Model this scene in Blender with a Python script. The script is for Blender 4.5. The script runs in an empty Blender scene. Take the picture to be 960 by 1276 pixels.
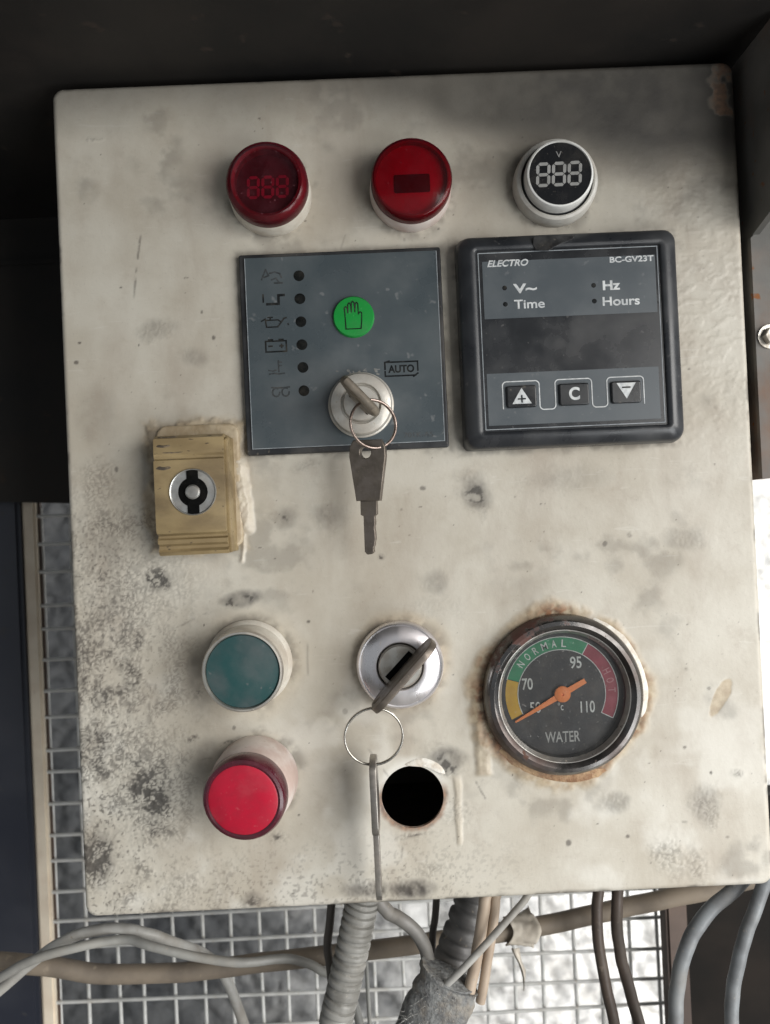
import bpy, bmesh, math, random
import numpy as np
from mathutils import Matrix, Vector

random.seed(7)
S = bpy.context.scene
COL = S.collection
MM = 0.001
Z0 = 1.30                      # height of the middle of the box front above the ground, metres

# ------------------------------------------------------------------ camera
cam_d = bpy.data.cameras.new('camera')
cam = bpy.data.objects.new('camera', cam_d)
COL.objects.link(cam)
S.camera = cam
cam_d.sensor_fit = 'VERTICAL'
cam_d.sensor_height = 36.0
cam_d.lens = 29.03
cam_d.clip_start = 0.01
cam_d.clip_end = 100.0
cam_d.dof.use_dof = True
cam_d.dof.focus_distance = 0.293
cam_d.dof.aperture_fstop = 13.0
# right / up / back axes of the camera in world axes (x right, y into the scene, z up); rolled 2.6 degrees
cam.matrix_world = Matrix((
    (0.998974, 0.044591, -0.007903, -0.01257),
    (-0.007456, -0.010185, -0.999920, -0.30004),
    (-0.044668, 0.998953, -0.009842, Z0 - 0.01202),
    (0, 0, 0, 1)))

# ------------------------------------------------------------------ world and lamps
W = bpy.data.worlds.new('World')
S.world = W
W.use_nodes = True
bg = W.node_tree.nodes['Background']
bg.inputs[0].default_value = (0.90, 0.95, 1.0, 1)
bg.inputs[1].default_value = 0.27


def area_lamp(name, loc, target, sx, sy, power, color):
    d = bpy.data.lights.new(name, 'AREA')
    d.shape = 'RECTANGLE'
    d.size = sx
    d.size_y = sy
    d.energy = power
    d.color = color
    o = bpy.data.objects.new(name, d)
    COL.objects.link(o)
    o.location = loc
    o.rotation_euler = (Vector(target) - Vector(loc)).to_track_quat('-Z', 'Y').to_euler()
    return o


# daylight reaching the compartment from its open front, low and to the right
area_lamp('front_daylight', (1.05, -1.00, 1.70), (0.0, 0.0, Z0 - 0.05), 1.3, 1.5, 37.0, (1.0, 0.975, 0.94))
# light thrown back up from the bright ground in front, right of the viewer
area_lamp('ground_bounce', (0.70, -0.80, 0.72), (0.0, 0.0, Z0 - 0.05), 0.7, 0.5, 5.5, (0.97, 0.99, 1.0))
# daylight on the rock behind, entering from the open right-hand side
area_lamp('side_daylight', (0.74, 0.02, 1.02), (0.36, 0.66, 0.88), 0.35, 0.6, 3.2, (0.97, 0.98, 1.0)).data.spread = math.radians(125)

S.view_settings.view_transform = 'Standard'
S.view_settings.look = 'None'
S.view_settings.gamma = 1.0
S.view_settings.use_curve_mapping = False
S.view_settings.exposure = 0.32
S.render.engine = 'CYCLES'
S.cycles.use_denoising = True
S.cycles.max_bounces = 8
S.cycles.sample_clamp_indirect = 6.0


# ------------------------------------------------------------------ materials
MATS = {}


def nodes_of(name):
    m = bpy.data.materials.new(name)
    m.use_nodes = True
    nt = m.node_tree
    return m, nt, nt.nodes['Principled BSDF']


def rgb(nt, c):
    n = nt.nodes.new('ShaderNodeRGB')
    n.outputs[0].default_value = (*c, 1)
    return n.outputs[0]


def mixc(nt, fac, a, b):
    n = nt.nodes.new('ShaderNodeMix')
    n.data_type = 'RGBA'
    for sock, v in ((n.inputs[0], fac), (n.inputs[6], a), (n.inputs[7], b)):
        if isinstance(v, (int, float)):
            sock.default_value = v
        elif isinstance(v, tuple):
            sock.default_value = (*v, 1)
        else:
            nt.links.new(v, sock)
    return n.outputs[2]


def math_n(nt, op, a, b=0.0, c=None, clamp=False):
    n = nt.nodes.new('ShaderNodeMath')
    n.operation = op
    n.use_clamp = clamp
    for i, v in enumerate((a, b, c)):
        if v is None:
            continue
        if isinstance(v, (int, float)):
            n.inputs[i].default_value = v
        else:
            nt.links.new(v, n.inputs[i])
    return n.outputs[0]


def noise_n(nt, vec, scale, detail=4.0, rough=0.55, dist=0.0):
    n = nt.nodes.new('ShaderNodeTexNoise')
    n.inputs['Scale'].default_value = scale
    n.inputs['Detail'].default_value = detail
    n.inputs['Roughness'].default_value = rough
    n.inputs['Distortion'].default_value = dist
    if vec is not None:
        nt.links.new(vec, n.inputs['Vector'])
    return n.outputs[0]


def ramp_n(nt, fac, lo, hi, a=0.0, b=1.0):
    n = nt.nodes.new('ShaderNodeMapRange')
    n.interpolation_type = 'SMOOTHSTEP'
    n.inputs[1].default_value = lo
    n.inputs[2].default_value = hi
    n.inputs[3].default_value = a
    n.inputs[4].default_value = b
    nt.links.new(fac, n.inputs[0])
    return n.outputs[0]


def coords(nt, stretch=(1, 1, 1)):
    t = nt.nodes.new('ShaderNodeTexCoord')
    mp = nt.nodes.new('ShaderNodeMapping')
    mp.inputs['Scale'].default_value = stretch
    nt.links.new(t.outputs['Object'], mp.inputs['Vector'])
    return mp.outputs[0]


def bump_n(nt, height, strength, dist):
    n = nt.nodes.new('ShaderNodeBump')
    n.inputs['Strength'].default_value = strength
    n.inputs['Distance'].default_value = dist
    nt.links.new(height, n.inputs['Height'])
    return n.outputs[0]


def attr_n(nt, name):
    n = nt.nodes.new('ShaderNodeAttribute')
    n.attribute_name = name
    return n.outputs['Fac']


DUST = (0.42, 0.36, 0.28)


def pm(name, c1, c2=None, rough=0.5, metal=0.0, scale=250.0, bump=0.15, dust=0.25, coat=0.0, stretch=(1, 1, 1),
       spec=0.5, dustc=DUST, lo=0.35, hi=0.68, bdist=0.0002):
    """worn material: two tones of the same paint, patchy dust and fine relief"""
    if name in MATS:
        return MATS[name]
    m, nt, b = nodes_of(name)
    c2 = c2 or tuple(x * 0.72 for x in c1)
    v = coords(nt, stretch)
    f = ramp_n(nt, noise_n(nt, v, scale, 5.0), lo, hi)
    col = mixc(nt, f, c1, c2)
    d = ramp_n(nt, noise_n(nt, v, scale * 0.45, 6.0, 0.65), 0.45, 0.75, 0.0, dust)
    specks = ramp_n(nt, noise_n(nt, v, scale * 6, 2.0), 0.66, 0.74, 0.0, min(1.0, dust * 1.6))
    d = math_n(nt, 'MAXIMUM', d, specks)
    col = mixc(nt, d, col, dustc)
    nt.links.new(col, b.inputs['Base Color'])
    r = math_n(nt, 'MULTIPLY_ADD', f, 0.14, rough - 0.05)
    r = math_n(nt, 'MULTIPLY_ADD', d, 0.6, r, clamp=True)
    nt.links.new(r, b.inputs['Roughness'])
    if metal:
        nt.links.new(math_n(nt, 'MULTIPLY_ADD', d, -metal * 0.9, metal, clamp=True), b.inputs['Metallic'])
    b.inputs['Coat Weight'].default_value = coat
    b.inputs['Coat Roughness'].default_value = 0.12
    b.inputs['Specular IOR Level'].default_value = spec
    if bump:
        h = noise_n(nt, v, scale * 3.2, 4.0)
        nt.links.new(bump_n(nt, h, bump, bdist), b.inputs['Normal'])
    MATS[name] = m
    return m


def clear(name, tint, rough=0.03, gloss=1.0, dust=0.12):
    """clear moulded plastic or glass: light passes tinted, the surface mirrors by Fresnel, a film of dust lies on it"""
    if name in MATS:
        return MATS[name]
    m, nt, b = nodes_of(name)
    nt.nodes.remove(b)
    out = nt.nodes['Material Output']
    tr = nt.nodes.new('ShaderNodeBsdfTransparent')
    tr.inputs[0].default_value = (*tint, 1)
    gl = nt.nodes.new('ShaderNodeBsdfGlossy')
    gl.inputs['Roughness'].default_value = rough
    fr = nt.nodes.new('ShaderNodeFresnel')
    fr.inputs[0].default_value = 1.48
    mx = nt.nodes.new('ShaderNodeMixShader')
    nt.links.new(math_n(nt, 'MULTIPLY', fr.outputs[0], gloss, clamp=True), mx.inputs[0])
    nt.links.new(tr.outputs[0], mx.inputs[1])
    nt.links.new(gl.outputs[0], mx.inputs[2])
    df = nt.nodes.new('ShaderNodeBsdfDiffuse')
    df.inputs[0].default_value = (*(0.5 * t + 0.5 * d for t, d in zip(tint, DUST)), 1)
    mx2 = nt.nodes.new('ShaderNodeMixShader')
    v = coords(nt)
    film = ramp_n(nt, noise_n(nt, v, 120, 6, 0.7), 0.35, 0.8, dust * 0.3, dust)
    specks = ramp_n(nt, noise_n(nt, v, 900, 2), 0.68, 0.74, 0.0, min(1, dust * 4))
    nt.links.new(math_n(nt, 'MAXIMUM', film, specks), mx2.inputs[0])
    nt.links.new(mx.outputs[0], mx2.inputs[1])
    nt.links.new(df.outputs[0], mx2.inputs[2])
    nt.links.new(mx2.outputs[0], out.inputs['Surface'])
    MATS[name] = m
    return m


VOID = pm('unlit_gap', (0.003, 0.003, 0.003), (0.006, 0.006, 0.006), rough=0.8, dust=0.02, scale=300, spec=0.05)


def corroded(m, c, k, lo, hi):
    """a corroded patch on a material: noise plus a slope along (x, z) decides where the plating is gone"""
    nt = m.node_tree
    b = nt.nodes['Principled BSDF']
    v = coords(nt)
    sx = nt.nodes.new('ShaderNodeSeparateXYZ')
    nt.links.new(v, sx.inputs[0])
    slope = math_n(nt, 'SUBTRACT', math_n(nt, 'MULTIPLY', sx.outputs[2], k), math_n(nt, 'MULTIPLY', sx.outputs[0], k * 0.8))
    f = ramp_n(nt, math_n(nt, 'ADD', slope, noise_n(nt, v, 130, 6, 0.7)), lo, hi)
    old = b.inputs['Base Color'].links[0].from_socket
    nt.links.new(mixc(nt, f, old, mixc(nt, noise_n(nt, v, 500, 4), c, tuple(x * 0.35 for x in c))), b.inputs['Base Color'])
    old = b.inputs['Metallic'].links[0].from_socket
    nt.links.new(math_n(nt, 'MULTIPLY', old, math_n(nt, 'SUBTRACT', 1.0, f)), b.inputs['Metallic'])
    old = b.inputs['Roughness'].links[0].from_socket
    nt.links.new(math_n(nt, 'MULTIPLY_ADD', f, 0.4, old, clamp=True), b.inputs['Roughness'])


BLACK = pm('black_plastic', (0.014, 0.015, 0.017), (0.03, 0.031, 0.033), rough=0.38, dust=0.10, scale=90)
INK = pm('black_print', (0.006, 0.007, 0.008), (0.018, 0.02, 0.021), rough=0.7, spec=0.1, dust=0.10, scale=500)
INKF = pm('faded_print', (0.018, 0.022, 0.024), (0.045, 0.052, 0.056), rough=0.6, dust=0.10, scale=700)
WHITEP = pm('white_print', (0.62, 0.64, 0.64), (0.42, 0.44, 0.45), rough=0.5, dust=0.18, scale=500)
SLATE = pm('slate_label', (0.056, 0.071, 0.079), (0.072, 0.087, 0.094), rough=0.30, dust=0.2, scale=45, dustc=(0.25, 0.25, 0.25), bump=0.05)
STRIP = pm('grey_blue_label', (0.062, 0.075, 0.085), (0.080, 0.093, 0.102), rough=0.40, dust=0.12, scale=60, dustc=(0.25, 0.25, 0.25), bump=0.04)
LABELBLK = pm('dark_label', (0.018, 0.0195, 0.022), (0.026, 0.028, 0.031), rough=0.24, spec=0.45, dust=0.13, scale=80, dustc=(0.2, 0.19, 0.18), bump=0.04)
METERB = pm('meter_housing', (0.018, 0.020, 0.024), (0.035, 0.038, 0.042), rough=0.30, dust=0.16, scale=55, dustc=(0.2, 0.19, 0.18))
LINEG = pm('grey_line', (0.30, 0.33, 0.35), (0.2, 0.22, 0.24), rough=0.5, dust=0.1, scale=300)
BRUSH = pm('brushed_chrome', (0.78, 0.76, 0.77), (0.66, 0.63, 0.65), rough=0.30, metal=0.9, dust=0.2, scale=120, bump=0.12, stretch=(1, 1, 0.3))
CHROME = pm('chrome', (0.80, 0.79, 0.80), (0.62, 0.60, 0.62), rough=0.16, metal=1.0, dust=0.18, scale=140, bump=0.05)
ZSWITCH = pm('dusty_zinc', (0.58, 0.56, 0.51), (0.46, 0.43, 0.38), rough=0.36, metal=0.4, dust=0.4, scale=160, bump=0.1)
NICKEL = pm('dull_nickel', (0.60, 0.58, 0.53), (0.42, 0.39, 0.35), rough=0.34, metal=0.85, dust=0.45, scale=160, bump=0.1)
STEEL = pm('key_steel', (0.20, 0.17, 0.145), (0.13, 0.11, 0.09), rough=0.38, metal=0.75, dust=0.2, scale=200, bump=0.1)
RINGM = pm('copper_ring', (0.40, 0.32, 0.28), (0.24, 0.18, 0.155), rough=0.3, metal=0.9, dust=0.15, scale=400)
RINGS = pm('steel_ring', (0.50, 0.48, 0.44), (0.26, 0.24, 0.21), rough=0.26, metal=1.0, dust=0.1, scale=300)
CREAM = pm('cream_barrel', (0.62, 0.59, 0.52), (0.50, 0.45, 0.38), rough=0.5, dust=0.3, scale=110)
PINKW = pm('pinkish_barrel', (0.62, 0.56, 0.52), (0.48, 0.36, 0.32), rough=0.5, dust=0.3, scale=90)
GREYW = pm('grey_white_plastic', (0.58, 0.57, 0.53), (0.44, 0.42, 0.38), rough=0.42, dust=0.3, scale=120)
WHITEPL = pm('white_plastic', (0.74, 0.74, 0.72), (0.6, 0.6, 0.57), rough=0.35, dust=0.12, scale=150)
REDLENS = pm('red_lens', (0.44, 0.007, 0.030), (0.37, 0.006, 0.026), rough=0.38, dust=0.10, scale=160, coat=0.05, dustc=(0.6, 0.25, 0.25), bump=0.04)
MAROON = pm('maroon_rim', (0.075, 0.004, 0.014), (0.045, 0.003, 0.010), rough=0.28, dust=0.12, scale=160, coat=0.5, dustc=(0.3, 0.15, 0.14))
TEAL = pm('teal_lens', (0.014, 0.062, 0.062), (0.026, 0.054, 0.056), rough=0.34, dust=0.5, scale=70, coat=0.12, dustc=(0.10, 0.115, 0.115), bump=0.05)
GREENB = pm('green_button', (0.004, 0.25, 0.035), (0.004, 0.21, 0.03), rough=0.4, dust=0.10, scale=120, coat=0.3, dustc=(0.2, 0.5, 0.25))
DARKRED = pm('dark_red_inside', (0.10, 0.006, 0.014), (0.06, 0.004, 0.01), rough=0.5, dust=0.05, scale=150)
REDIN = pm('red_diffuser', (0.62, 0.012, 0.13), (0.52, 0.010, 0.10), rough=0.5, dust=0.03, scale=150)
REDCLEAR = clear('red_clear_plastic', (0.62, 0.03, 0.20), rough=0.2, gloss=0.7, dust=0.07)
REDCLEAR2 = clear('bright_red_clear_plastic', (0.58, 0.010, 0.17), rough=0.16, gloss=0.6, dust=0.03)
GLASS = clear('gauge_glass', (0.93, 0.95, 0.95), rough=0.02, gloss=1.0, dust=0.045)
GAUGEB = pm('gauge_bezel', (0.17, 0.166, 0.162), (0.04, 0.036, 0.034), rough=0.20, metal=0.95, dust=0.85, scale=40, dustc=(0.10, 0.05, 0.035), bump=0.3)
corroded(GAUGEB, (0.13, 0.055, 0.042), 14.0, 0.93, 1.05)
DIAL = pm('dial_black', (0.020, 0.018, 0.020), (0.032, 0.028, 0.030), rough=0.5, dust=0.10, scale=150)
DGREEN = pm('dial_green', (0.015, 0.24, 0.105), (0.02, 0.20, 0.09), rough=0.5, dust=0.06, scale=200)
DRED = pm('dial_red', (0.30, 0.035, 0.06), (0.25, 0.03, 0.05), rough=0.5, dust=0.06, scale=200)
DYEL = pm('dial_yellow', (0.62, 0.36, 0.02), (0.55, 0.30, 0.02), rough=0.5, dust=0.06, scale=200)
ORANGE = pm('needle_orange', (0.90, 0.26, 0.07), (0.82, 0.24, 0.06), rough=0.5, dust=0.05, scale=200, bump=0.03)
TANPL = pm('tan_plastic', (0.30, 0.225, 0.115), (0.215, 0.155, 0.075), rough=0.45, dust=0.6, scale=75, stretch=(0.6, 1, 1.25), dustc=(0.085, 0.062, 0.04), lo=0.38, hi=0.60)
SEAL = pm('dried_sealant', (0.62, 0.54, 0.40), (0.50, 0.40, 0.25), rough=0.45, dust=0.15, scale=180, bump=0.5, bdist=0.0006)
FLAKE = pm('white_paint_flake', (0.72, 0.70, 0.64), (0.58, 0.52, 0.44), rough=0.6, dust=0.2, scale=300, bump=0.5, bdist=0.0006)
ZINC = pm('zinc_insert', (0.52, 0.52, 0.50), (0.34, 0.33, 0.31), rough=0.36, metal=0.8, dust=0.3, scale=200, bump=0.3)
DARKSTEEL = pm('dark_painted_steel', (0.016, 0.0155, 0.015), (0.028, 0.025, 0.022), rough=0.6, spec=0.2, dust=0.35, scale=14, dustc=(0.055, 0.042, 0.034), bump=0.3, bdist=0.0006)
SIDESTEEL = pm('rusty_side_steel', (0.11, 0.108, 0.10), (0.19, 0.18, 0.165), rough=0.55, spec=0.4, dust=0.8, scale=30, dustc=(0.24, 0.10, 0.04), bump=0.4)
NAVY = pm('navy_paint', (0.020, 0.023, 0.034), (0.030, 0.033, 0.044), rough=0.4, dust=0.2, scale=25, dustc=(0.05, 0.045, 0.04))
BEIGE = pm('beige_paint', (0.74, 0.65, 0.52), (0.66, 0.56, 0.44), rough=0.55, dust=0.2, scale=70)
WIRE = pm('galvanised_wire', (0.60, 0.60, 0.58), (0.42, 0.42, 0.40), rough=0.55, metal=0.1, dust=0.45, scale=60)
BROWNS = pm('brown_steel', (0.085, 0.055, 0.040), (0.05, 0.034, 0.027), rough=0.55, dust=0.3, scale=30, dustc=(0.16, 0.11, 0.08))
TANPIPE = pm('dusty_conduit', (0.25, 0.205, 0.155), (0.14, 0.115, 0.09), rough=0.5, dust=0.4, scale=35, dustc=(0.30, 0.25, 0.19))
GREYC = pm('grey_cable', (0.30, 0.30, 0.28), (0.20, 0.195, 0.18), rough=0.45, dust=0.35, scale=60)
PALEC = pm('pale_cable', (0.40, 0.395, 0.37), (0.27, 0.26, 0.24), rough=0.45, dust=0.4, scale=90, dustc=(0.24, 0.2, 0.15))
BLUEC = pm('blue_grey_cable', (0.22, 0.235, 0.245), (0.14, 0.145, 0.15), rough=0.42, dust=0.4, scale=90, dustc=(0.3, 0.28, 0.25))
DARKC = pm('dark_cable', (0.055, 0.048, 0.042), (0.09, 0.078, 0.066), rough=0.5, dust=0.25, scale=60)
BROWNC = pm('brown_cable', (0.075, 0.055, 0.043), (0.05, 0.038, 0.03), rough=0.5, dust=0.15, scale=60)
PINKC = pm('pinkish_tan_cable', (0.42, 0.335, 0.255), (0.31, 0.24, 0.18), rough=0.5, dust=0.2, scale=60)
HOSEG = pm('grey_hose', (0.27, 0.265, 0.245), (0.15, 0.145, 0.13), rough=0.45, dust=0.4, scale=90, dustc=(0.36, 0.34, 0.3))
HOSED = pm('dark_hose', (0.15, 0.145, 0.14), (0.09, 0.088, 0.085), rough=0.5, dust=0.3, scale=60)
WRAP = pm('frayed_wrap', (0.22, 0.225, 0.22), (0.10, 0.10, 0.10), rough=0.9, dust=0.5, scale=260, bump=1.0, bdist=0.001)
TAPE = pm('cream_tape', (0.60, 0.55, 0.47), (0.46, 0.41, 0.34), rough=0.6, dust=0.2, scale=120)
RUSTY = pm('rusted_edge', (0.33, 0.20, 0.14), (0.50, 0.42, 0.35), rough=0.8, dust=0.3, scale=260, bump=0.6, bdist=0.0006)


# ------------------------------------------------------------------ object helpers
def tag(o, label, cat, group=None):
    o['label'] = label
    o['category'] = cat
    if group:
        o['group'] = group
    return o


def link(name, me, mat=None, parent=None, loc=None):
    o = bpy.data.objects.new(name, me)
    COL.objects.link(o)
    if mat is not None and me is not None:
        me.materials.clear()
        me.materials.append(mat)
    if parent is not None:
        o.parent = parent
    if loc is not None:
        o.location = loc
    return o


def pos(u, v, h=0.0):
    """a place on (or h millimetres in front of) the box front, in metres"""
    return Vector((u * MM, -h * MM, Z0 + v * MM))


def thing(name, label, cat, loc, rot=(0, 0, 0), group=None):
    o = link(name, None, loc=loc)
    o.rotation_euler = rot
    o.empty_display_size = 0.005
    return tag(o, label, cat, group)


def mesh_from(name, verts, faces, smooth=True, angle=40):
    me = bpy.data.meshes.new(name)
    me.from_pydata([tuple(v) for v in verts], [], faces)
    bm = bmesh.new()
    bm.from_mesh(me)
    bmesh.ops.remove_doubles(bm, verts=bm.verts, dist=1e-7)
    bmesh.ops.recalc_face_normals(bm, faces=bm.faces)
    bm.to_mesh(me)
    bm.free()
    if smooth:
        me.polygons.foreach_set('use_smooth', [True] * len(me.polygons))
        me.set_sharp_from_angle(angle=math.radians(angle))
    me.update()
    return me


def lathe(name, profile, mat, parent, segs=72, cx=0.0, cz=0.0, wob=0.0, angle=35):
    """turn a (radius, protrusion) outline in millimetres round the axis that faces the viewer"""
    vs, fs = [], []
    n = len(profile)
    ph = random.random() * 9
    for i in range(segs):
        a = 2 * math.pi * i / segs
        w = 1 + wob * (math.sin(3 * a + ph) + 0.6 * math.sin(7 * a + 2 * ph))
        for r, h in profile:
            vs.append(((cx + r * w * math.cos(a)) * MM, -h * MM, (cz + r * w * math.sin(a)) * MM))
    for i in range(segs):
        j = (i + 1) % segs
        for k in range(n - 1):
            fs.append((i * n + k, i * n + k + 1, j * n + k + 1, j * n + k))
    return link(name, mesh_from(name, vs, fs, angle=angle), mat, parent)


def tessellate(cu, name):
    o = bpy.data.objects.new('tmp', cu)
    COL.objects.link(o)
    bpy.context.view_layer.update()
    dg = bpy.context.evaluated_depsgraph_get()
    me = bpy.data.meshes.new_from_object(o.evaluated_get(dg))
    me.name = name
    bpy.data.objects.remove(o)
    bpy.data.curves.remove(cu)
    return me


def front_facing(me, dx=0.0, dz=0.0, h=0.0):
    """x,y drawing plane -> x,z with thickness towards the viewer; millimetres -> metres"""
    n = len(me.vertices)
    a = np.empty(n * 3)
    me.vertices.foreach_get('co', a)
    a = a.reshape(-1, 3)
    b = np.stack([(a[:, 0] + dx) * MM, (-a[:, 2] - h) * MM, (a[:, 1] + dz) * MM], 1)
    me.vertices.foreach_set('co', b.ravel())
    me.update()
    return me


def flat(name, outlines, h0, h1, mat, parent, bevel=0.0, dx=0.0, dz=0.0, res=2):
    """a plate cut to outlines (later outlines are holes), from protrusion h0 to h1"""
    cu = bpy.data.curves.new(name, 'CURVE')
    cu.dimensions = '2D'
    cu.fill_mode = 'BOTH'
    for pts in outlines:
        sp = cu.splines.new('POLY')
        sp.points.add(len(pts) - 1)
        for p, q in zip(sp.points, pts):
            p.co = (q[0], q[1], 0, 1)
        sp.use_cyclic_u = True
    cu.extrude = (h1 - h0) / 2 - bevel
    cu.bevel_depth = bevel
    cu.offset = -bevel
    cu.bevel_resolution = res
    me = tessellate(cu, name)
    me = front_facing(me, dx, dz, (h0 + h1) / 2)
    me.polygons.foreach_set('use_smooth', [True] * len(me.polygons))
    me.set_sharp_from_angle(angle=math.radians(32))
    return link(name, me, mat, parent)


def rrect(cx, cz, w, h, r, n=6):
    pts = []
    for k, (sx, sz) in enumerate(((1, 1), (-1, 1), (-1, -1), (1, -1))):
        for i in range(n + 1):
            a = math.pi / 2 * (k + i / n)
            pts.append((cx + sx * (w / 2 - r) + r * math.cos(a), cz + sz * (h / 2 - r) + r * math.sin(a)))
    return pts


def circle(cx, cz, r, n=40):
    return [(cx + r * math.cos(2 * math.pi * i / n), cz + r * math.sin(2 * math.pi * i / n)) for i in range(n)]


def lettering(name, body, cx, cz, w, ht, h, mat, parent, bold=0.0, shear=0.0, rot=0.0):
    """raised print fitted into w x ht millimetres round (cx, cz)"""
    cu = bpy.data.curves.new(name, 'FONT')
    cu.body = body
    cu.size = 10
    cu.offset = bold
    cu.shear = shear
    cu.extrude = 0.02
    me = tessellate(cu, name)
    n = len(me.vertices)
    a = np.empty(n * 3)
    me.vertices.foreach_get('co', a)
    a = a.reshape(-1, 3)
    lo, hi = a.min(0), a.max(0)
    a[:, 0] = (a[:, 0] - (lo[0] + hi[0]) / 2) * w / (hi[0] - lo[0])
    a[:, 1] = (a[:, 1] - (lo[1] + hi[1]) / 2) * ht / (hi[1] - lo[1])
    c, s = math.cos(rot), math.sin(rot)
    x, y = a[:, 0] * c - a[:, 1] * s, a[:, 0] * s + a[:, 1] * c
    a[:, 0], a[:, 1] = x, y
    a[:, 2] = np.sign(a[:, 2]) * 0.03
    me.vertices.foreach_set('co', a.ravel())
    front_facing(me, cx, cz, h + 0.02)
    return link(name, me, mat, parent)


def strokes(name, lines, width, h, mat, parent, dx=0.0, dz=0.0, thick=0.06):
    """print made of pen strokes: every line is a list of (x, z) millimetre points"""
    vs, fs = [], []
    for k, ln in enumerate(lines):
        hk = h + 0.004 * (k % 5)
        for (x0, z0), (x1, z1) in zip(ln[:-1], ln[1:]):
            d = math.hypot(x1 - x0, z1 - z0) or 1e-6
            tx, tz = (x1 - x0) / d * width / 2, (z1 - z0) / d * width / 2
            q = [(x0 - tx * .8 - tz, z0 - tz * .8 + tx), (x0 - tx * .8 + tz, z0 - tz * .8 - tx),
                 (x1 + tx * .8 + tz, z1 + tz * .8 - tx), (x1 + tx * .8 - tz, z1 + tz * .8 + tx)]
            b = len(vs)
            hk += 0.0015
            for hh in (hk, hk + thick):
                vs += [((x + dx) * MM, -hh * MM, (z + dz) * MM) for x, z in q]
            fs += [(b + 4, b + 5, b + 6, b + 7)] + [(b + i, b + (i + 1) % 4, b + 4 + (i + 1) % 4, b + 4 + i) for i in range(4)]
    me = bpy.data.meshes.new(name)
    me.from_pydata(vs, [], fs)
    me.update()
    return link(name, me, mat, parent)


def polys(name, plist, h, mat, parent, thick=0.06):
    vs, fs = [], []
    for pl in plist:
        b, n = len(vs), len(pl)
        for hh in (h, h + thick):
            vs += [(x * MM, -hh * MM, z * MM) for x, z in pl]
        fs += [tuple(range(b + n, b + 2 * n))] + [(b + i, b + (i + 1) % n, b + n + (i + 1) % n, b + n + i) for i in range(n)]
    return link(name, mesh_from(name, vs, fs, smooth=False), mat, parent)


def spline(pts, per=8):
    """Catmull-Rom through the points"""
    P = [Vector(p) for p in pts]
    P = [P[0] * 2 - P[1]] + P + [P[-1] * 2 - P[-2]]
    out = []
    for i in range(1, len(P) - 2):
        for k in range(per):
            t = k / per
            a, b, c, d = P[i - 1], P[i], P[i + 1], P[i + 2]
            out.append(0.5 * ((2 * b) + (c - a) * t + (2 * a - 5 * b + 4 * c - d) * t * t + (3 * b - a - 3 * c + d) * t ** 3))
    out.append(P[-2])
    return out


def tube(name, pts, rad, mat, parent=None, segs=14, per=8, rfun=None, closed=False, squash=1.0):
    C = spline(pts, per) if not closed else [Vector(p) for p in pts]
    vs, fs = [], []
    n = len(C)
    up = Vector((0.13, 1.0, 0.21)).normalized()
    for i, c in enumerate(C):
        if closed:
            t = (C[(i + 1) % n] - C[i - 1]).normalized()
        else:
            t = (C[min(i + 1, n - 1)] - C[max(i - 1, 0)]).normalized()
        a = t.cross(up).normalized()
        b = a.cross(t).normalized()
        for k in range(segs):
            th = 2 * math.pi * k / segs
            r = rad if rfun is None else rfun(i / (n - 1), th)
            vs.append(c + a * (r * math.cos(th)) + b * (r * squash * math.sin(th)))
    for i in range(n if closed else n - 1):
        j = (i + 1) % n
        for k in range(segs):
            l = (k + 1) % segs
            fs.append((i * segs + k, i * segs + l, j * segs + l, j * segs + k))
    if not closed:
        fs.append(tuple(range(segs))[::-1])
        fs.append(tuple((n - 1) * segs + k for k in range(segs)))
    return link(name, mesh_from(name, vs, fs, angle=60), mat, parent)


def mpath(pts, depth):
    """points given as (u, v) or (u, v, depth) millimetres behind the box front"""
    return [Vector((p[0] * MM, (p[2] if len(p) > 2 else depth) * MM, Z0 + p[1] * MM)) for p in pts]


def block(name, lo, hi, mat, parent=None, bevel=0.0):
    """box between two corners in world metres"""
    bm = bmesh.new()
    bmesh.ops.create_cube(bm, size=1.0)
    lo, hi = Vector(lo), Vector(hi)
    for v in bm.verts:
        v.co = Vector((lo[i] + (v.co[i] + 0.5) * (hi[i] - lo[i]) for i in range(3)))
    if bevel:
        bmesh.ops.bevel(bm, geom=bm.edges[:] , offset=bevel, segments=2, affect='EDGES')
    me = bpy.data.meshes.new(name)
    bm.to_mesh(me)
    bm.free()
    me.polygons.foreach_set('use_smooth', [True] * len(me.polygons))
    me.set_sharp_from_angle(angle=math.radians(35))
    return link(name, me, mat, parent)


# ------------------------------------------------------------------ numpy noise for worn surfaces
def vnoise(x, y, seed):
    g = np.random.RandomState(seed).rand(128, 128)
    xi, yi = np.floor(x).astype(int), np.floor(y).astype(int)
    fx, fy = x - xi, y - yi
    fx, fy = fx * fx * (3 - 2 * fx), fy * fy * (3 - 2 * fy)
    a, b = g[yi % 128, xi % 128], g[yi % 128, (xi + 1) % 128]
    c, d = g[(yi + 1) % 128, xi % 128], g[(yi + 1) % 128, (xi + 1) % 128]
    return (a * (1 - fx) + b * fx) * (1 - fy) + (c * (1 - fx) + d * fx) * fy


def fbm(x, y, seed, octv=5, gain=0.5):
    s, amp, tot = 0.0, 1.0, 0.0
    for k in range(octv):
        s = s + amp * vnoise(x * 2 ** k + 17.3 * k, y * 2 ** k + 5.1 * k, seed + k)
        tot += amp
        amp *= gain
    return s / tot


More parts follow.
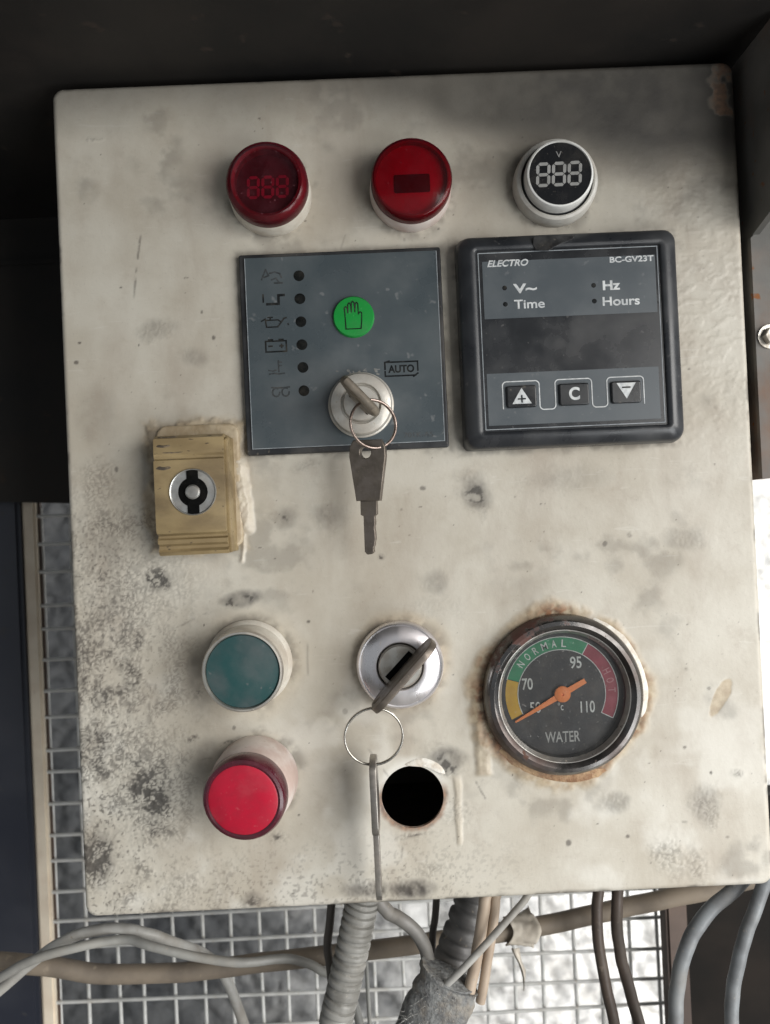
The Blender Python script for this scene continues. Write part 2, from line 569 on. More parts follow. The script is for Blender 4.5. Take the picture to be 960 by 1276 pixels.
def worley(x, y, seed):
    g = np.random.RandomState(seed).rand(128, 128, 2)
    xi, yi = np.floor(x).astype(int), np.floor(y).astype(int)
    f1 = np.full(x.shape, 9.0)
    f2 = np.full(x.shape, 9.0)
    for dy in (-1, 0, 1):
        for dx in (-1, 0, 1):
            j = g[(yi + dy) % 128, (xi + dx) % 128]
            d = np.hypot(xi + dx + j[..., 0] - x, yi + dy + j[..., 1] - y)
            f2 = np.where(d < f1, f1, np.minimum(f2, d))
            f1 = np.minimum(f1, d)
    return f1, f2


def sstep(a, b, x):
    t = np.clip((x - a) / (b - a), 0, 1)
    return t * t * (3 - 2 * t)


# ------------------------------------------------------------------ the compartment round the box
def struct(name, me_obj):
    me_obj['kind'] = 'structure'
    return me_obj


# rock seen through the guard: one rough sheet leaning back from the viewer
def rocky_bank():
    nx, nz = 420, 360
    X, T = np.meshgrid(np.linspace(-0.85, 1.0, nx), np.linspace(0, 1, nz))
    Zb = 0.35 + T * 1.15
    Yb = 0.56 + 0.28 * T
    f1, f2 = worley(X * 34 + 2.2 * fbm(X * 20, Zb * 20, 3), Zb * 34 + 2.2 * fbm(X * 20 + 40, Zb * 20, 4), 11)
    d = 0.006 * sstep(0.0, 0.45, f2 - f1) + 0.024 * fbm(X * 7, Zb * 7, 21) + 0.014 * fbm(X * 30, Zb * 30, 31) + 0.007 * fbm(X * 90, Zb * 90, 41, 3)
    vs = np.stack([X, Yb - d, Zb], -1).reshape(-1, 3)
    fs = [(j * nx + i, j * nx + i + 1, (j + 1) * nx + i + 1, (j + 1) * nx + i) for j in range(nz - 1) for i in range(nx - 1)]
    m, nt, b = nodes_of('grey_rock')
    v = coords(nt)
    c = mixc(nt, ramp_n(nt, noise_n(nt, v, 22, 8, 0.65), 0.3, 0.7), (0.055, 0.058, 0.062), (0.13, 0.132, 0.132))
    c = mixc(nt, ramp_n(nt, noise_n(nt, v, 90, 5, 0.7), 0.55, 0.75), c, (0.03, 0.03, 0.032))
    # daylight painted into the rock colour towards the right, with a ragged edge
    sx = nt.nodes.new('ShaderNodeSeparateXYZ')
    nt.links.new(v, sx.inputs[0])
    daylit = math_n(nt, 'MULTIPLY_ADD', noise_n(nt, v, 9, 7, 0.7), 0.55, sx.outputs[0])
    daylit = ramp_n(nt, daylit, 0.05, 0.42)
    mottle = ramp_n(nt, noise_n(nt, v, 55, 6, 0.7), 0.40, 0.56)
    daylit_tone = mixc(nt, ramp_n(nt, noise_n(nt, v, 40, 5), 0.4, 0.7), (0.80, 0.79, 0.76), (0.66, 0.64, 0.60))
    c = mixc(nt, math_n(nt, 'MULTIPLY', daylit, math_n(nt, 'MULTIPLY_ADD', mottle, 0.4, 0.6)), c, daylit_tone)
    nt.links.new(c, b.inputs['Base Color'])
    b.inputs['Roughness'].default_value = 0.95
    nt.links.new(bump_n(nt, noise_n(nt, v, 160, 6, 0.7), 0.8, 0.004), b.inputs['Normal'])
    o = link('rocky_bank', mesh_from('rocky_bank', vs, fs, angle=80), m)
    return struct('rocky_bank', o)


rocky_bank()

g = block('ground', (-3.0, -3.0, -0.1), (3.0, 3.0, 0.0), pm('concrete_ground', (0.26, 0.25, 0.23), (0.20, 0.19, 0.18), rough=0.9, scale=6))
struct('ground', g)

# dark steel compartment: ceiling sheet, back sheet, right side sheet
ceil_z = Z0 + 0.1545
o = block('ceiling', (-0.45, -0.450, ceil_z), (0.40, 0.150, ceil_z + 0.003), DARKSTEEL, bevel=0.0006)
struct('ceiling', o)


def back_sheet():
    z0a, z0b = Z0 + 0.0035, Z0 + 0.0005
    vs = []
    for y in (0.132, 0.135):
        vs += [(-0.45, y, z0a + 0.018), (-0.10, y, z0b - 0.001), (0.127, y, z0b - 0.004), (0.127, y, ceil_z - 0.0003), (-0.45, y, ceil_z - 0.0003)]
    fs = [(0, 1, 2, 3, 4), (9, 8, 7, 6, 5)] + [(i, (i + 1) % 5, 5 + (i + 1) % 5, 5 + i) for i in range(5)]
    t = thing('back_sheet', 'dark painted steel sheet behind the left side of the control box', 'steel sheet', (0, 0, 0))
    link('sheet', mesh_from('sheet', vs, fs, smooth=False), DARKSTEEL, t)
    block('hem', (-0.45, 0.1305, Z0 + 0.1295), (0.127, 0.1318, Z0 + 0.1325), DARKSTEEL, t, 0.0004)
    return t


back_sheet()


def side_sheet():
    t = thing('side_sheet', 'rust-streaked grey steel side sheet right of the control box', 'steel sheet', (0.1292, 0.05, Z0))
    # the sheet runs back beside the box; below a slanting cut its front edge is turned outwards as a flange
    vs = []
    for x in (0.0, 0.0025):
        vs += [(x, 0.0815, -0.003), (x, 0.0815, 0.1540), (x, -0.075, 0.1540), (x, -0.075, 0.0930), (x, -0.0465, 0.0860), (x, -0.0465, -0.003)]
    fs = [(0, 1, 2, 3, 4, 5), (11, 10, 9, 8, 7, 6)] + [(i, (i + 1) % 6, 6 + (i + 1) % 6, 6 + i) for i in range(6)]
    link('return_sheet', mesh_from('return_sheet', vs, fs, smooth=False), SIDESTEEL, t)
    vs = []
    for y in (-0.0490, -0.0466):
        vs += [(-0.0008, y, -0.003), (0.13, y, -0.003), (0.13, y, 0.20), (-0.0008, y, 0.0855)]
    fs = [(0, 1, 2, 3), (7, 6, 5, 4)] + [(i, (i + 1) % 4, 4 + (i + 1) % 4, 4 + i) for i in range(4)]
    link('flange', mesh_from('flange', vs, fs, smooth=False), SIDESTEEL, t)
    b = link('bolt', None, parent=t)
    b.empty_display_size = 0.003
    b.location = (0.0042, -0.0490, 0.0488)
    lathe('washer', [(0, 0), (4.4, 0), (4.4, 0.8), (0, 0.8)], NICKEL, b, 32)
    flat('head', [circle(0, 0, 3.2, 6)], 0.8, 3.6, NICKEL, b, 0.4)
    return t


side_sheet()

# navy post, beige edging strip and brown post behind
t = thing('navy_post', 'dark navy painted steel post at the left edge', 'post', (-0.225, 0.145, 0))
block('tube', (-0.060, -0.003, 0.02), (0.0205, 0.030, Z0 + 0.03), NAVY, t, 0.002)
block('foot_plate', (-0.075, -0.02, 0.0), (0.036, 0.05, 0.0198), NAVY, t, 0.002)
t = thing('beige_edging', 'narrow beige painted edging strip beside the navy post', 'edging strip', (-0.2005, 0.147, 0))
block('strip', (-0.0037, -0.002, 0.02), (0.0035, 0.006, Z0 + 0.03), BEIGE, t, 0.0012)
block('lip', (0.0037, 0.001, 0.02), (0.0049, 0.004, Z0 + 0.03), BROWNS, t, 0.0003)

t = thing('brown_post', 'brown steel post below the right end of the control box', 'post', (0.120, 0.095, 0))
block('tube', (-0.0055, -0.005, 0.01), (0.0045, 0.006, Z0 - 0.120), BROWNS, t, 0.0012)
block('foot_plate', (-0.03, -0.03, 0.0), (0.03, 0.03, 0.0098), BROWNS, t, 0.002)

BULK = pm('black_bulkhead_paint', (0.010, 0.009, 0.008), (0.018, 0.015, 0.013), rough=0.6, spec=0.06, dust=0.1, scale=30, dustc=(0.03, 0.02, 0.016))
t = thing('steel_bulkhead', 'black steel bulkhead behind the cables at the lower right corner', 'bulkhead', (0.200, 0.115, 0))
block('sheet', (-0.0720, 0.0, 0.0), (0.12, 0.003, Z0 - 0.157), BULK, t, 0.0004)
block('hem', (-0.0720, -0.006, Z0 - 0.1568), (0.12, 0.003, Z0 - 0.1545), DARKSTEEL, t, 0.0004)


# welded wire guard: every wire a piece of its own
def wire_guard():
    t = thing('wire_mesh_guard', 'pale welded wire mesh guard behind and below the control box', 'wire mesh', (0, 0.150, Z0))
    pitch = 15.4
    nv = 24
    v0, v1 = -330.0, 3.0
    u0 = -195.5
    rng = random.Random(3)

    def wire_mesh(name, length):
        pts = [Vector((0, 0, -length / 2 * MM)), Vector((0, 0, length / 2 * MM))]
        o = tube(name, [pts[0], pts[0] * .3, pts[1] * .3, pts[1]], 0.98 * MM, WIRE, t, segs=8, per=2)
        return o
    first = None
    for i in range(nv):
        if first is None:
            first = wire_mesh('vertical_wire', v1 - v0)
            o = first
        else:
            o = first.copy()
            COL.objects.link(o)
        o.parent = t
        o.location = ((u0 + i * pitch + rng.uniform(-.8, .8)) * MM, 0, (v0 + v1) / 2 * MM)
        o.rotation_euler = (0, rng.uniform(-.009, .009), 0)
    first = None
    u1 = u0 + (nv - 1) * pitch
    for i in range(22):
        if first is None:
            first = wire_mesh('horizontal_wire', u1 - u0 + 6)
            o = first
        else:
            o = first.copy()
            COL.objects.link(o)
        o.parent = t
        o.location = ((u0 + u1) / 2 * MM, -0.0022, (v1 - 6 - i * pitch + rng.uniform(-.8, .8)) * MM)
        o.rotation_euler = (0, math.pi / 2 + rng.uniform(-.009, .009), 0)
    return t


wire_guard()

# ------------------------------------------------------------------ the control box
HALF_U, HALF_V = 125.0, 150.7
HOLE = (-4.8, -112.6, 11.25)
GAUGE = (50.4, -77.3)
# worn and blistered patches on the paint: centre, half-axes, turn, strength (millimetres, degrees)
STAINS = [
    (-109.2, -9.6, 14.5, 7.2, 0, .6), (-92.6, -29.8, 6.4, 4.1, -30, .95), (-107.3, -33, 17.4, 14.5, 0, .5), (-119.5, -47.8, 8.1, 4.6, 10, .45),
    (-121.6, -64.2, 3.5, 13, 0, .65), (-118.2, -87.6, 10.4, 8.1, 0, .75), (-99.3, -105.8, 13, 13.3, 0, 1), (-120.3, -126.9, 7, 12.2, 0, .95),
    (-105.5, -94, 17.4, 11.6, 0, .6), (-89.2, -141, 7.5, 6.4, 0, .5), (-64.4, -147.7, 4.1, 2.9, 0, .9), (-46.7, -9.5, 5.8, 4.1, 0, .75),
    (-30.6, -9, 7.5, 5.2, 0, .6), (23.7, -2.4, 6.7, 7.2, 0, .9), (7.6, -35.8, 5.2, 5.2, 0, .45), (-63.4, -38.7, 8.1, 2.6, 10, 1),
    (-22.1, -145.2, 7.5, 3.2, 0, .95), (-8.3, -146.3, 7.8, 3.8, 0, 1), (7.5, -100, 10, 5.2, -20, .8), (9.7, -118.2, 5.8, 6.4, 0, .45),
    (101.5, -121.1, 6.4, 7, 0, .55), (113.7, -110, 2.9, 2, 0, .9), (87.3, -138.2, 5.2, 8.4, 15, .5), (96.8, -141.6, 3.5, 7.9, 10, .4),
    (68, -118.1, 5.8, 4.3, 0, .45), (100.9, -24, 7, 4.1, 0, .5), (-24.8, -75.4, 6.4, 4.1, 0, .4), (1.5, -138.7, 7, 3.5, 0, .5),
    (-3.8, -126.3, 8.1, 1.4, 5, .8), (78.4, -21.5, 1.2, 1.2, 0, 1), (96.6, -70.8, 1.4, 1.2, 0, .9), (-12.4, -25.3, 1.2, 1.2, 0, 1),
    (-79.9, -71.1, 5.8, 3.5, 30, .6), (-83.5, -87.7, 2.9, 1.4, 20, .8), (-70.5, -89.8, 4.1, 1.2, 15, .7), (-54.6, -124.7, 3.5, 2.3, 0, .8),
    (-110.1, 131.0, 2.9, .9, 0, .6), (-90.3, 61.1, 5.8, 4.1, 0, .35), (-77.6, 50.3, 4.6, 2.9, 0, .35), (-114.3, 6.7, 8.7, 8.7, 0, .4),
    (51.6, -0.7, 14.5, 5.8, 0, .3), (5.7, -45.4, 11.6, 5.8, 0, .25), (-38.6, 9.1, 5.2, 1.7, 20, .5)]


def panel_paint():
    m, nt, b = nodes_of('box_paint')
    v = coords(nt)
    n1 = ramp_n(nt, noise_n(nt, v, 22, 6, 0.6), 0.32, 0.70)
    col = mixc(nt, n1, (0.535, 0.505, 0.435), (0.42, 0.38, 0.31))
    n2 = ramp_n(nt, noise_n(nt, v, 75, 6, 0.68), 0.50, 0.78, 0.0, 0.35)
    col = mixc(nt, n2, col, (0.29, 0.235, 0.18))
    vs_ = coords(nt, (1.0, 1.0, 0.35))
    n4 = ramp_n(nt, noise_n(nt, vs_, 34, 7, 0.62, 0.6), 0.46, 0.74, 0.0, 0.45)
    col = mixc(nt, n4, col, (0.31, 0.255, 0.20))
    n5 = ramp_n(nt, noise_n(nt, coords(nt, (0.12, 1.0, 1.0)), 420, 3, 0.5, 1.5), 0.66, 0.74, 0.0, 0.22)
    col = mixc(nt, n5, col, (0.62, 0.60, 0.55))
    n3 = ramp_n(nt, noise_n(nt, v, 1100, 3), 0.62, 0.75, 0.0, 0.30)
    col = mixc(nt, n3, col, (0.20, 0.18, 0.15))
    st, ta, ru, so, wh = (attr_n(nt, k) for k in ('grime', 'glue', 'rust', 'soot_shade', 'bare_lit'))
    col = mixc(nt, wh, col, (0.68, 0.665, 0.61))
    col = mixc(nt, ta, col, mixc(nt, ramp_n(nt, noise_n(nt, v, 320, 5), 0.35, 0.7), (0.47, 0.38, 0.25), (0.33, 0.24, 0.14)))
    col = mixc(nt, st, col, mixc(nt, n1, (0.052, 0.048, 0.043), (0.095, 0.08, 0.066)))
    col = mixc(nt, ru, col, mixc(nt, ramp_n(nt, noise_n(nt, v, 420, 5), 0.35, 0.68), (0.27, 0.125, 0.06), (0.085, 0.038, 0.02)))
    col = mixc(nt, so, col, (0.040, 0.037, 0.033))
    nt.links.new(col, b.inputs['Base Color'])
    r = math_n(nt, 'MULTIPLY_ADD', n1, 0.14, 0.42)
    r = math_n(nt, 'MULTIPLY_ADD', st, 0.25, r)
    r = math_n(nt, 'MULTIPLY_ADD', ru, 0.3, r, clamp=True)
    nt.links.new(r, b.inputs['Roughness'])
    h = math_n(nt, 'MULTIPLY_ADD', noise_n(nt, v, 700, 3), 0.7, noise_n(nt, v, 210, 3))
    nt.links.new(bump_n(nt, h, 0.30, 0.00025), b.inputs['Normal'])
    return m


def door_panel(parent):
    step = 0.42
    nu, nv = int(2 * HALF_U / step) + 1, int(2 * HALF_V / step) + 1
    U, V = np.meshgrid(np.linspace(-HALF_U, HALF_U, nu), np.linspace(-HALF_V, HALF_V, nv))
    # rounded outline: corners pulled in, edges rolled back
    cr = 4.5
    qx, qy = np.abs(U) - (HALF_U - cr), np.abs(V) - (HALF_V - cr)
    corner = (qx > 0) & (qy > 0)
    m = np.maximum(qx, qy)
    L = np.hypot(np.maximum(qx, 1e-9), np.maximum(qy, 1e-9))
    k = np.where(corner & (L > 0), np.minimum(1.0, m / np.maximum(L, 1e-9)), 1.0)
    U2 = np.where(corner, np.sign(U) * (HALF_U - cr + qx * k), U)
    V2 = np.where(corner, np.sign(V) * (HALF_V - cr + qy * k), V)
    s = np.maximum(cr - m, 0.0)                    # distance in from the outline
    re = 2.2
    depth = np.where(s < re, re - np.sqrt(np.maximum(re * re - (re - s) ** 2, 0)), 0.0)
    U, V = U2, V2
    n_lo = fbm(U / 28 + 40, V / 28 + 40, 5)
    n_hi = fbm(U / 2.6 + 90, V / 2.6 + 90, 15, 4)
    n_md = fbm(U / 8 + 60, V / 8 + 60, 25, 5)
    # blistered patches
    wx = U / 2.0 + 2.6 * fbm(U / 3 + 9, V / 3 + 9, 33, 3) + 70
    wy = V / 1.7 + 2.6 * fbm(U / 3 + 59, V / 3 + 9, 43, 3) + 90
    f1, f2 = worley(wx, wy, 55)
    bumpy = sstep(0.0, 0.55, f2 - f1)
    fine = fbm(U / 1.3 + 5, V / 1.3 + 45, 23, 3)
    bumpy = np.clip(bumpy * 0.75 + (fine - 0.5) * 1.1, 0, 1)
    crack = (1 - sstep(0.04, 0.42, bumpy))
    patch = np.zeros_like(U)
    for (cu_, cv_, rx, ry, a, st) in STAINS:
        ca, sa = math.cos(math.radians(a)), math.sin(math.radians(a))
        dx, dy = U - cu_, V - cv_
        d = np.hypot((dx * ca + dy * sa) / rx, (-dx * sa + dy * ca) / ry)
        d = d + (n_md - 0.5) * 1.5 + (n_hi - 0.5) * 0.9
        patch = np.maximum(patch, (1 - sstep(0.15, 1.35, d)) * st)
    left = (1 - sstep(-100, -60, U)) * (1 - sstep(-60, 15, V)) * sstep(0.40, 0.60, n_md * .6 + n_lo * .4) * 0.62
    patch = np.maximum(patch, left)
    crisp = np.maximum(1 - sstep(-92, -60, U), 0.30 + 0.5 * (1 - sstep(-135, -95, V)))   # blistering is worst down the left and along the foot
    crack = crack * crisp
    dark = sstep(0.42, 0.80, patch) * sstep(0.36, 0.58, n_hi) * 0.95
    grime = np.clip(patch * crack * 0.78 + patch * (0.16 + 0.16 * (1 - crisp) * n_md * 2) + dark * patch, 0, 0.94)
    grime = np.maximum(grime, 0.30 * sstep(0.56, 0.72, n_lo) * sstep(0.42, 0.66, n_md))
    pits = fbm(U / 1.1 + 11, V / 1.1 + 71, 91, 2)
    grime = np.maximum(grime, 0.75 * sstep(0.875, 0.93, pits) * sstep(0.52, 0.62, n_md))
    height = np.sqrt(np.clip(patch, 0, 1)) * crisp * (0.42 * bumpy + 0.10 * n_hi)
    # coarse orange-peel on the upper right
    peel = sstep(72, 100, U) * sstep(-10, 30, V)
    pn = fbm(U / 2.4 + 33, V / 1.7 + 21, 77, 3)
    height = height + peel * (1 - sstep(104, 124, V)) * 0.12 * sstep(0.42, 0.72, pn)
    height = height + 0.10 * n_md
    # rust and dried glue round the gauge
    dg = np.hypot(U - GAUGE[0], V - GAUGE[1])
    ang = np.arctan2(V - GAUGE[1], U - GAUGE[0])
    reach = 29.6 + 7.5 * fbm(np.cos(ang) * 1.7 + 7, np.sin(ang) * 1.7 + 7, 12, 3) ** 1.3 + 6.0 * (n_md - 0.45) + 2.8 * np.maximum(0, np.sin(-ang - 0.25)) ** 2
    glue = (1 - sstep(reach - 2.5, reach + 2.0, dg)) * sstep(0.28, 0.55, n_md + 0.15) * 0.85
    rust = (1 - sstep(28.8, reach + 1.0, dg)) * (0.25 + 0.75 * sstep(0.38, 0.58, fbm(np.cos(ang) * 2.6 + 19, np.sin(ang) * 2.6 + 3, 52, 3))) * sstep(0.42, 0.57, n_hi * 0.6 + n_md * 0.42) * 0.95
    height = height + (1 - sstep(reach - 2, reach + 1.4, dg)) * (0.15 + 0.9 * n_hi * n_md)
    # dried glue round the latch, the ignition switch and the drips
    ql = np.maximum(np.abs(U + 77.5) - 17.5, np.abs(V - 3.0) - 22.5) + (n_md - 0.5) * 7
    gl = (1 - sstep(-1.0, 3.0, ql)) * 0.75
    glue = np.maximum(glue, gl)
    height = height + (1 - sstep(-0.5, 1.6, ql)) * 0.7 * (0.5 + n_hi)
    dk = np.hypot(U + 6.5, V + 63)
    glue = np.maximum(glue, (1 - sstep(15.5, 19.5 + 5 * (n_md - .3), dk)) * 0.45)
    dr = np.hypot(U + 62, V + 62)
    glue = np.maximum(glue, (1 - sstep(13, 25 + 10 * (n_md - .5), dr)) * 0.34)
    dr2 = np.hypot(U + 62, V + 104)
    glue = np.maximum(glue, (1 - sstep(13, 21 + 10 * (n_md - .5), dr2)) * 0.25)
    for (uc, va, vb, wd) in ((21.2, -106.5, -70, 3.4), (11.4, -131, -104, 1.3)):
        w = np.abs(U - uc - 1.6 * (n_md - .5)) / (wd * (0.6 + 0.9 * fbm(V / 9 + uc, V * 0 + 3, 8, 3)))
        end = sstep(va - 0.5, va + 1.5, V) * (1 - sstep(vb - 4, vb, V))
        body = (1 - sstep(0.35, 1.15, w)) * end
        amt = 1.0 if uc > 15 else 0.45
        glue = np.maximum(glue, amt * body * (0.50 + 0.45 * sstep(.4, .9, w)))
        height = height + 0.9 * amt * body * (0.6 + 0.8 * n_hi)
    # pale sealant squeezed out right of the latch, ending in a drip
    def capsule(u0, v0, u1, v1):
        ax, ay = u1 - u0, v1 - v0
        tt = np.clip(((U - u0) * ax + (V - v0) * ay) / (ax * ax + ay * ay), 0, 1)
        return np.hypot(U - u0 - tt * ax, V - v0 - tt * ay)
    sd = np.minimum(capsule(-62.5, 11, -60.0, -13) - 3.0, capsule(-61.0, -14, -62.6, -24.4) - 1.1) + (n_md - .5) * 2.6 + (n_hi - .5) * 0.8
    squeeze = 1 - sstep(-0.5, 0.5, sd)
    height = height + 1.5 * (1 - sstep(-2.2, 0.5, sd)) * (0.7 + 0.6 * n_hi)
    glue = np.where(squeeze > 0.02, glue * (1 - 0.85 * squeeze) + 0.42 * squeeze, glue)
    # bare tan scar
    a = math.radians(-28)
    dx, dy = U - 108.6, V + 82
    px_, py_ = dx * math.cos(a) + dy * math.sin(a), -dx * math.sin(a) + dy * math.cos(a)
    scar = 1 - sstep(0.82, 1.0, np.hypot(px_ / 3.0, py_ / 7.6) + (n_md - 0.5) * 0.9)
    glue = np.maximum(glue, scar * 0.75)
    height = height - scar * 0.12
    # chipped rim of the open hole
    dh = np.hypot(U - HOLE[0], V - HOLE[1])
    rust = np.maximum(rust, (1 - sstep(11.5, 13.4, dh + 1.8 * (n_hi - .5))) * (1 - sstep(-112, -106, V)) * 0.75)
    bare_lit = (1 - sstep(11.5, 16.0 + 5 * (n_md - .5), dh)) * sstep(-112, -104, V) * 0.9
    bare_lit = np.maximum(bare_lit, squeeze * (0.6 + 0.4 * n_hi))
    bare_lit = np.maximum(bare_lit, sstep(0.50, 0.66, fbm(U / 22 + 4, V / 22 + 8, 64, 5)) * (1 - sstep(-120, -30, V)) * 0.42)  # clean patches, whitened towards the foot to paint in the brighter light
    # soot with painted ceiling shade, darker towards the right corner; rust chips at that corner
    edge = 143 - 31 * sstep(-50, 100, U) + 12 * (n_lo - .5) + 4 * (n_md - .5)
    soot_shade = sstep(edge - 17, edge + 12, V) * (0.88 + 0.14 * (n_md))
    soot_shade = soot_shade * (0.72 + 0.28 * sstep(-60, 90, U))
    soot_shade = np.maximum(soot_shade, 0.46 * sstep(80, 130, V + 30 * (n_lo - .5)) * sstep(-30, 60, U))
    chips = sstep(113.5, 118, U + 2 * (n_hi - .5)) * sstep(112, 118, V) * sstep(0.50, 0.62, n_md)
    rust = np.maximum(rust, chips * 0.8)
    soot_shade = soot_shade * (1 - 0.7 * chips)
    # darker patches left of the latch; dirt round the raised fittings
    grime = grime * (1 - 0.8 * squeeze)
    grime = np.maximum(grime, (1 - sstep(-1.5, 4.0, ql)) * sstep(0.40, 0.62, n_hi * .5 + n_md * .5) * 0.62 * sstep(-66, -76, U + 8 * (V > 14)))
    for (fu, fv, fr) in ((-46.4, 107.6, 15), (4.2, 107, 15), (56.6, 107, 15.3), (-61.6, -61.4, 15.6), (-60.2, -101.6, 15.2), (-7.3, -64.2, 16)):
        df = np.hypot(U - fu, V - fv)
        grime = np.maximum(grime, (1 - sstep(fr, fr + 1.2 + 5.0 * n_md, df)) * sstep(0.38, 0.62, n_md * .6 + n_hi * .4) * 0.5)
    for (bu, bv, bw_, bh_) in ((-22.5, 49.6, 36.5, 36.3), (58.5, 49.4, 39.3, 38.0)):
        df = np.maximum(np.abs(U - bu) - bw_, np.abs(V - bv) - bh_)
        grime = np.maximum(grime, (1 - sstep(0.0, 1.0 + 4.0 * n_md, df)) * sstep(0.36, 0.60, n_md * .6 + n_hi * .4) * 0.5)
    # broad hand-sized smudges and round marks
    for (su, sv, srx, sry, sw) in ((23.7, -2.4, 6.9, 7.4, .62), (-46.7, -9.5, 6.2, 4.6, .45), (-30.6, -9, 8, 5.6, .42), (7.6, -35.8, 5.4, 5.4, .34), (68, -118, 7, 5.2, .48), (101, -121, 7, 8, .34), (-80, -66, 9, 13, .38),
                                    (-77, -96, 8, 8, .34), (-25, -75, 7, 4.6, .3), (-90, 61, 8, 5, .28), (-77, 50, 6, 4, .3), (98, -24, 9, 5, .3), (-23, -145.5, 9, 4, .85), (-7, -146, 10, 4.6, .95), (8, -99.5, 12, 5, .72), (-98, -106, 11, 11, .45),
                                    (-119, -127, 7, 13, .5), (-119, -88, 8, 8, .4), (-64, -147, 5, 3.4, .55), (-62, -38.2, 10, 3.4, .8), (-92, -30, 8, 5, .45), (40, -40, 16, 9, .2), (60, 0, 18, 6, .22), (-112, 30, 10, 14, .18)):
        d = np.hypot((U - su) / srx, (V - sv) / sry) + (n_md - .5) * 1.0
        m_ = (1 - sstep(0.35, 1.15, d)) * sw * (0.45 + 0.9 * n_hi)
        grime = np.maximum(grime, m_)
    # dense black speckle down the left side and along the foot
    sp = fbm(U / 0.95 + 31, V / 0.95 + 13, 101, 3)
    zone = np.maximum((1 - sstep(-118, -70, U)) * (1 - sstep(-30, 20, V)), 0.6 * (1 - sstep(-146, -118, V)) * (1 - sstep(-20, 60, U)))
    grime = np.maximum(grime, zone * sstep(0.60, 0.72, sp + 0.30 * (n_md - .5)) * 0.72)
    # nicks and fine scratches
    rs = np.random.RandomState(17)
    for k in range(70):
        nu_, nv_, nr = rs.uniform(-122, 122), rs.uniform(-148, 110), 0.25 + 0.9 * rs.rand() ** 3
        grime = np.maximum(grime, (1 - sstep(0.6, 1.2, np.hypot(U - nu_, (V - nv_) * rs.uniform(.6, 1.5)) / nr + n_hi - .5)) * rs.uniform(.4, .9))
    for k in range(16):
        nu_, nv_, an, ln = rs.uniform(-120, 115), rs.uniform(-146, 100), rs.uniform(0, 3.14), rs.uniform(3, 14)
        if k == 0:
            nu_, nv_, an, ln = -116.0, -126.0, 0.95, 9.0
        dx, dy = U - nu_, V - nv_
        al, ac = dx * math.cos(an) + dy * math.sin(an), -dx * math.sin(an) + dy * math.cos(an)
        grime = np.maximum(grime, (1 - sstep(0.15, 0.6, np.abs(ac + 0.02 * al * al / ln))) * (1 - sstep(ln * .7, ln, np.abs(al))) * sstep(.35, .55, n_hi) * rs.uniform(.25, .6))
    # worn edges
    worn = (1 - sstep(0.4, 2.4 + 1.5 * (n_hi - .5), s)) * sstep(0.50, 0.66, n_md)
    grime = np.maximum(grime, worn * 0.75)
    Y = depth - height * (s > 0.8)
    verts = np.stack([U * MM, Y * MM, V * MM], -1).reshape(-1, 3)
    # cut the open hole
    inside = dh < HOLE[2]
    idx = np.arange(nu * nv).reshape(nv, nu)
    q = np.stack([idx[:-1, :-1], idx[:-1, 1:], idx[1:, 1:], idx[1:, :-1]], -1)
    qin = inside[:-1, :-1] | inside[:-1, 1:] | inside[1:, 1:] | inside[1:, :-1]
    rim_ids = np.unique(q[qin].ravel())
    rim_ids = rim_ids[~inside.ravel()[rim_ids]]
    c = verts[rim_ids]
    dd = np.stack([c[:, 0] - HOLE[0] * MM, c[:, 2] - HOLE[1] * MM], 1)
    dd = dd / np.linalg.norm(dd, axis=1, keepdims=True) * HOLE[2] * MM
    verts[rim_ids, 0], verts[rim_ids, 2] = HOLE[0] * MM + dd[:, 0], HOLE[1] * MM + dd[:, 1]
    faces = q[~qin].reshape(-1, 4)
    # returned edge: the outline carried 16 mm back
    loop = np.concatenate([idx[0, :-1], idx[:-1, -1], idx[-1, :0:-1], idx[:0:-1, 0]])
    back = verts[loop].copy()
    back[:, 1] = 0.016
    nb = len(verts)
    verts = np.concatenate([verts, back])
    n = len(loop)
    ar = np.arange(n)
    flange = np.stack([loop, nb + ar, nb + (ar + 1) % n, loop[(ar + 1) % n]], -1)
    faces = np.concatenate([faces, flange])
    me = bpy.data.meshes.new('door')
    me.vertices.add(len(verts))
    me.vertices.foreach_set('co', verts.ravel())
    me.loops.add(faces.size)
    me.loops.foreach_set('vertex_index', faces.ravel().astype(np.int32))
    me.polygons.add(len(faces))
    me.polygons.foreach_set('loop_start', (np.arange(len(faces)) * 4).astype(np.int32))
    me.update(calc_edges=True)
    me.polygons.foreach_set('use_smooth', [True] * len(faces))
    for nm, arr in (('grime', grime), ('glue', glue), ('rust', rust), ('soot_shade', soot_shade), ('bare_lit', bare_lit)):
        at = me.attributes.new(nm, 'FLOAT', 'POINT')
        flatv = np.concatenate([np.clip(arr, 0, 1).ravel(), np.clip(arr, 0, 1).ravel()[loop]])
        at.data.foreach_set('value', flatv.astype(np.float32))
    me.validate()
    return link('door', me, panel_paint(), parent)


box = thing('control_box', 'stained cream steel control box fitted with lamps, meters and key switches', 'control box', pos(0, 0))
door_panel(box)


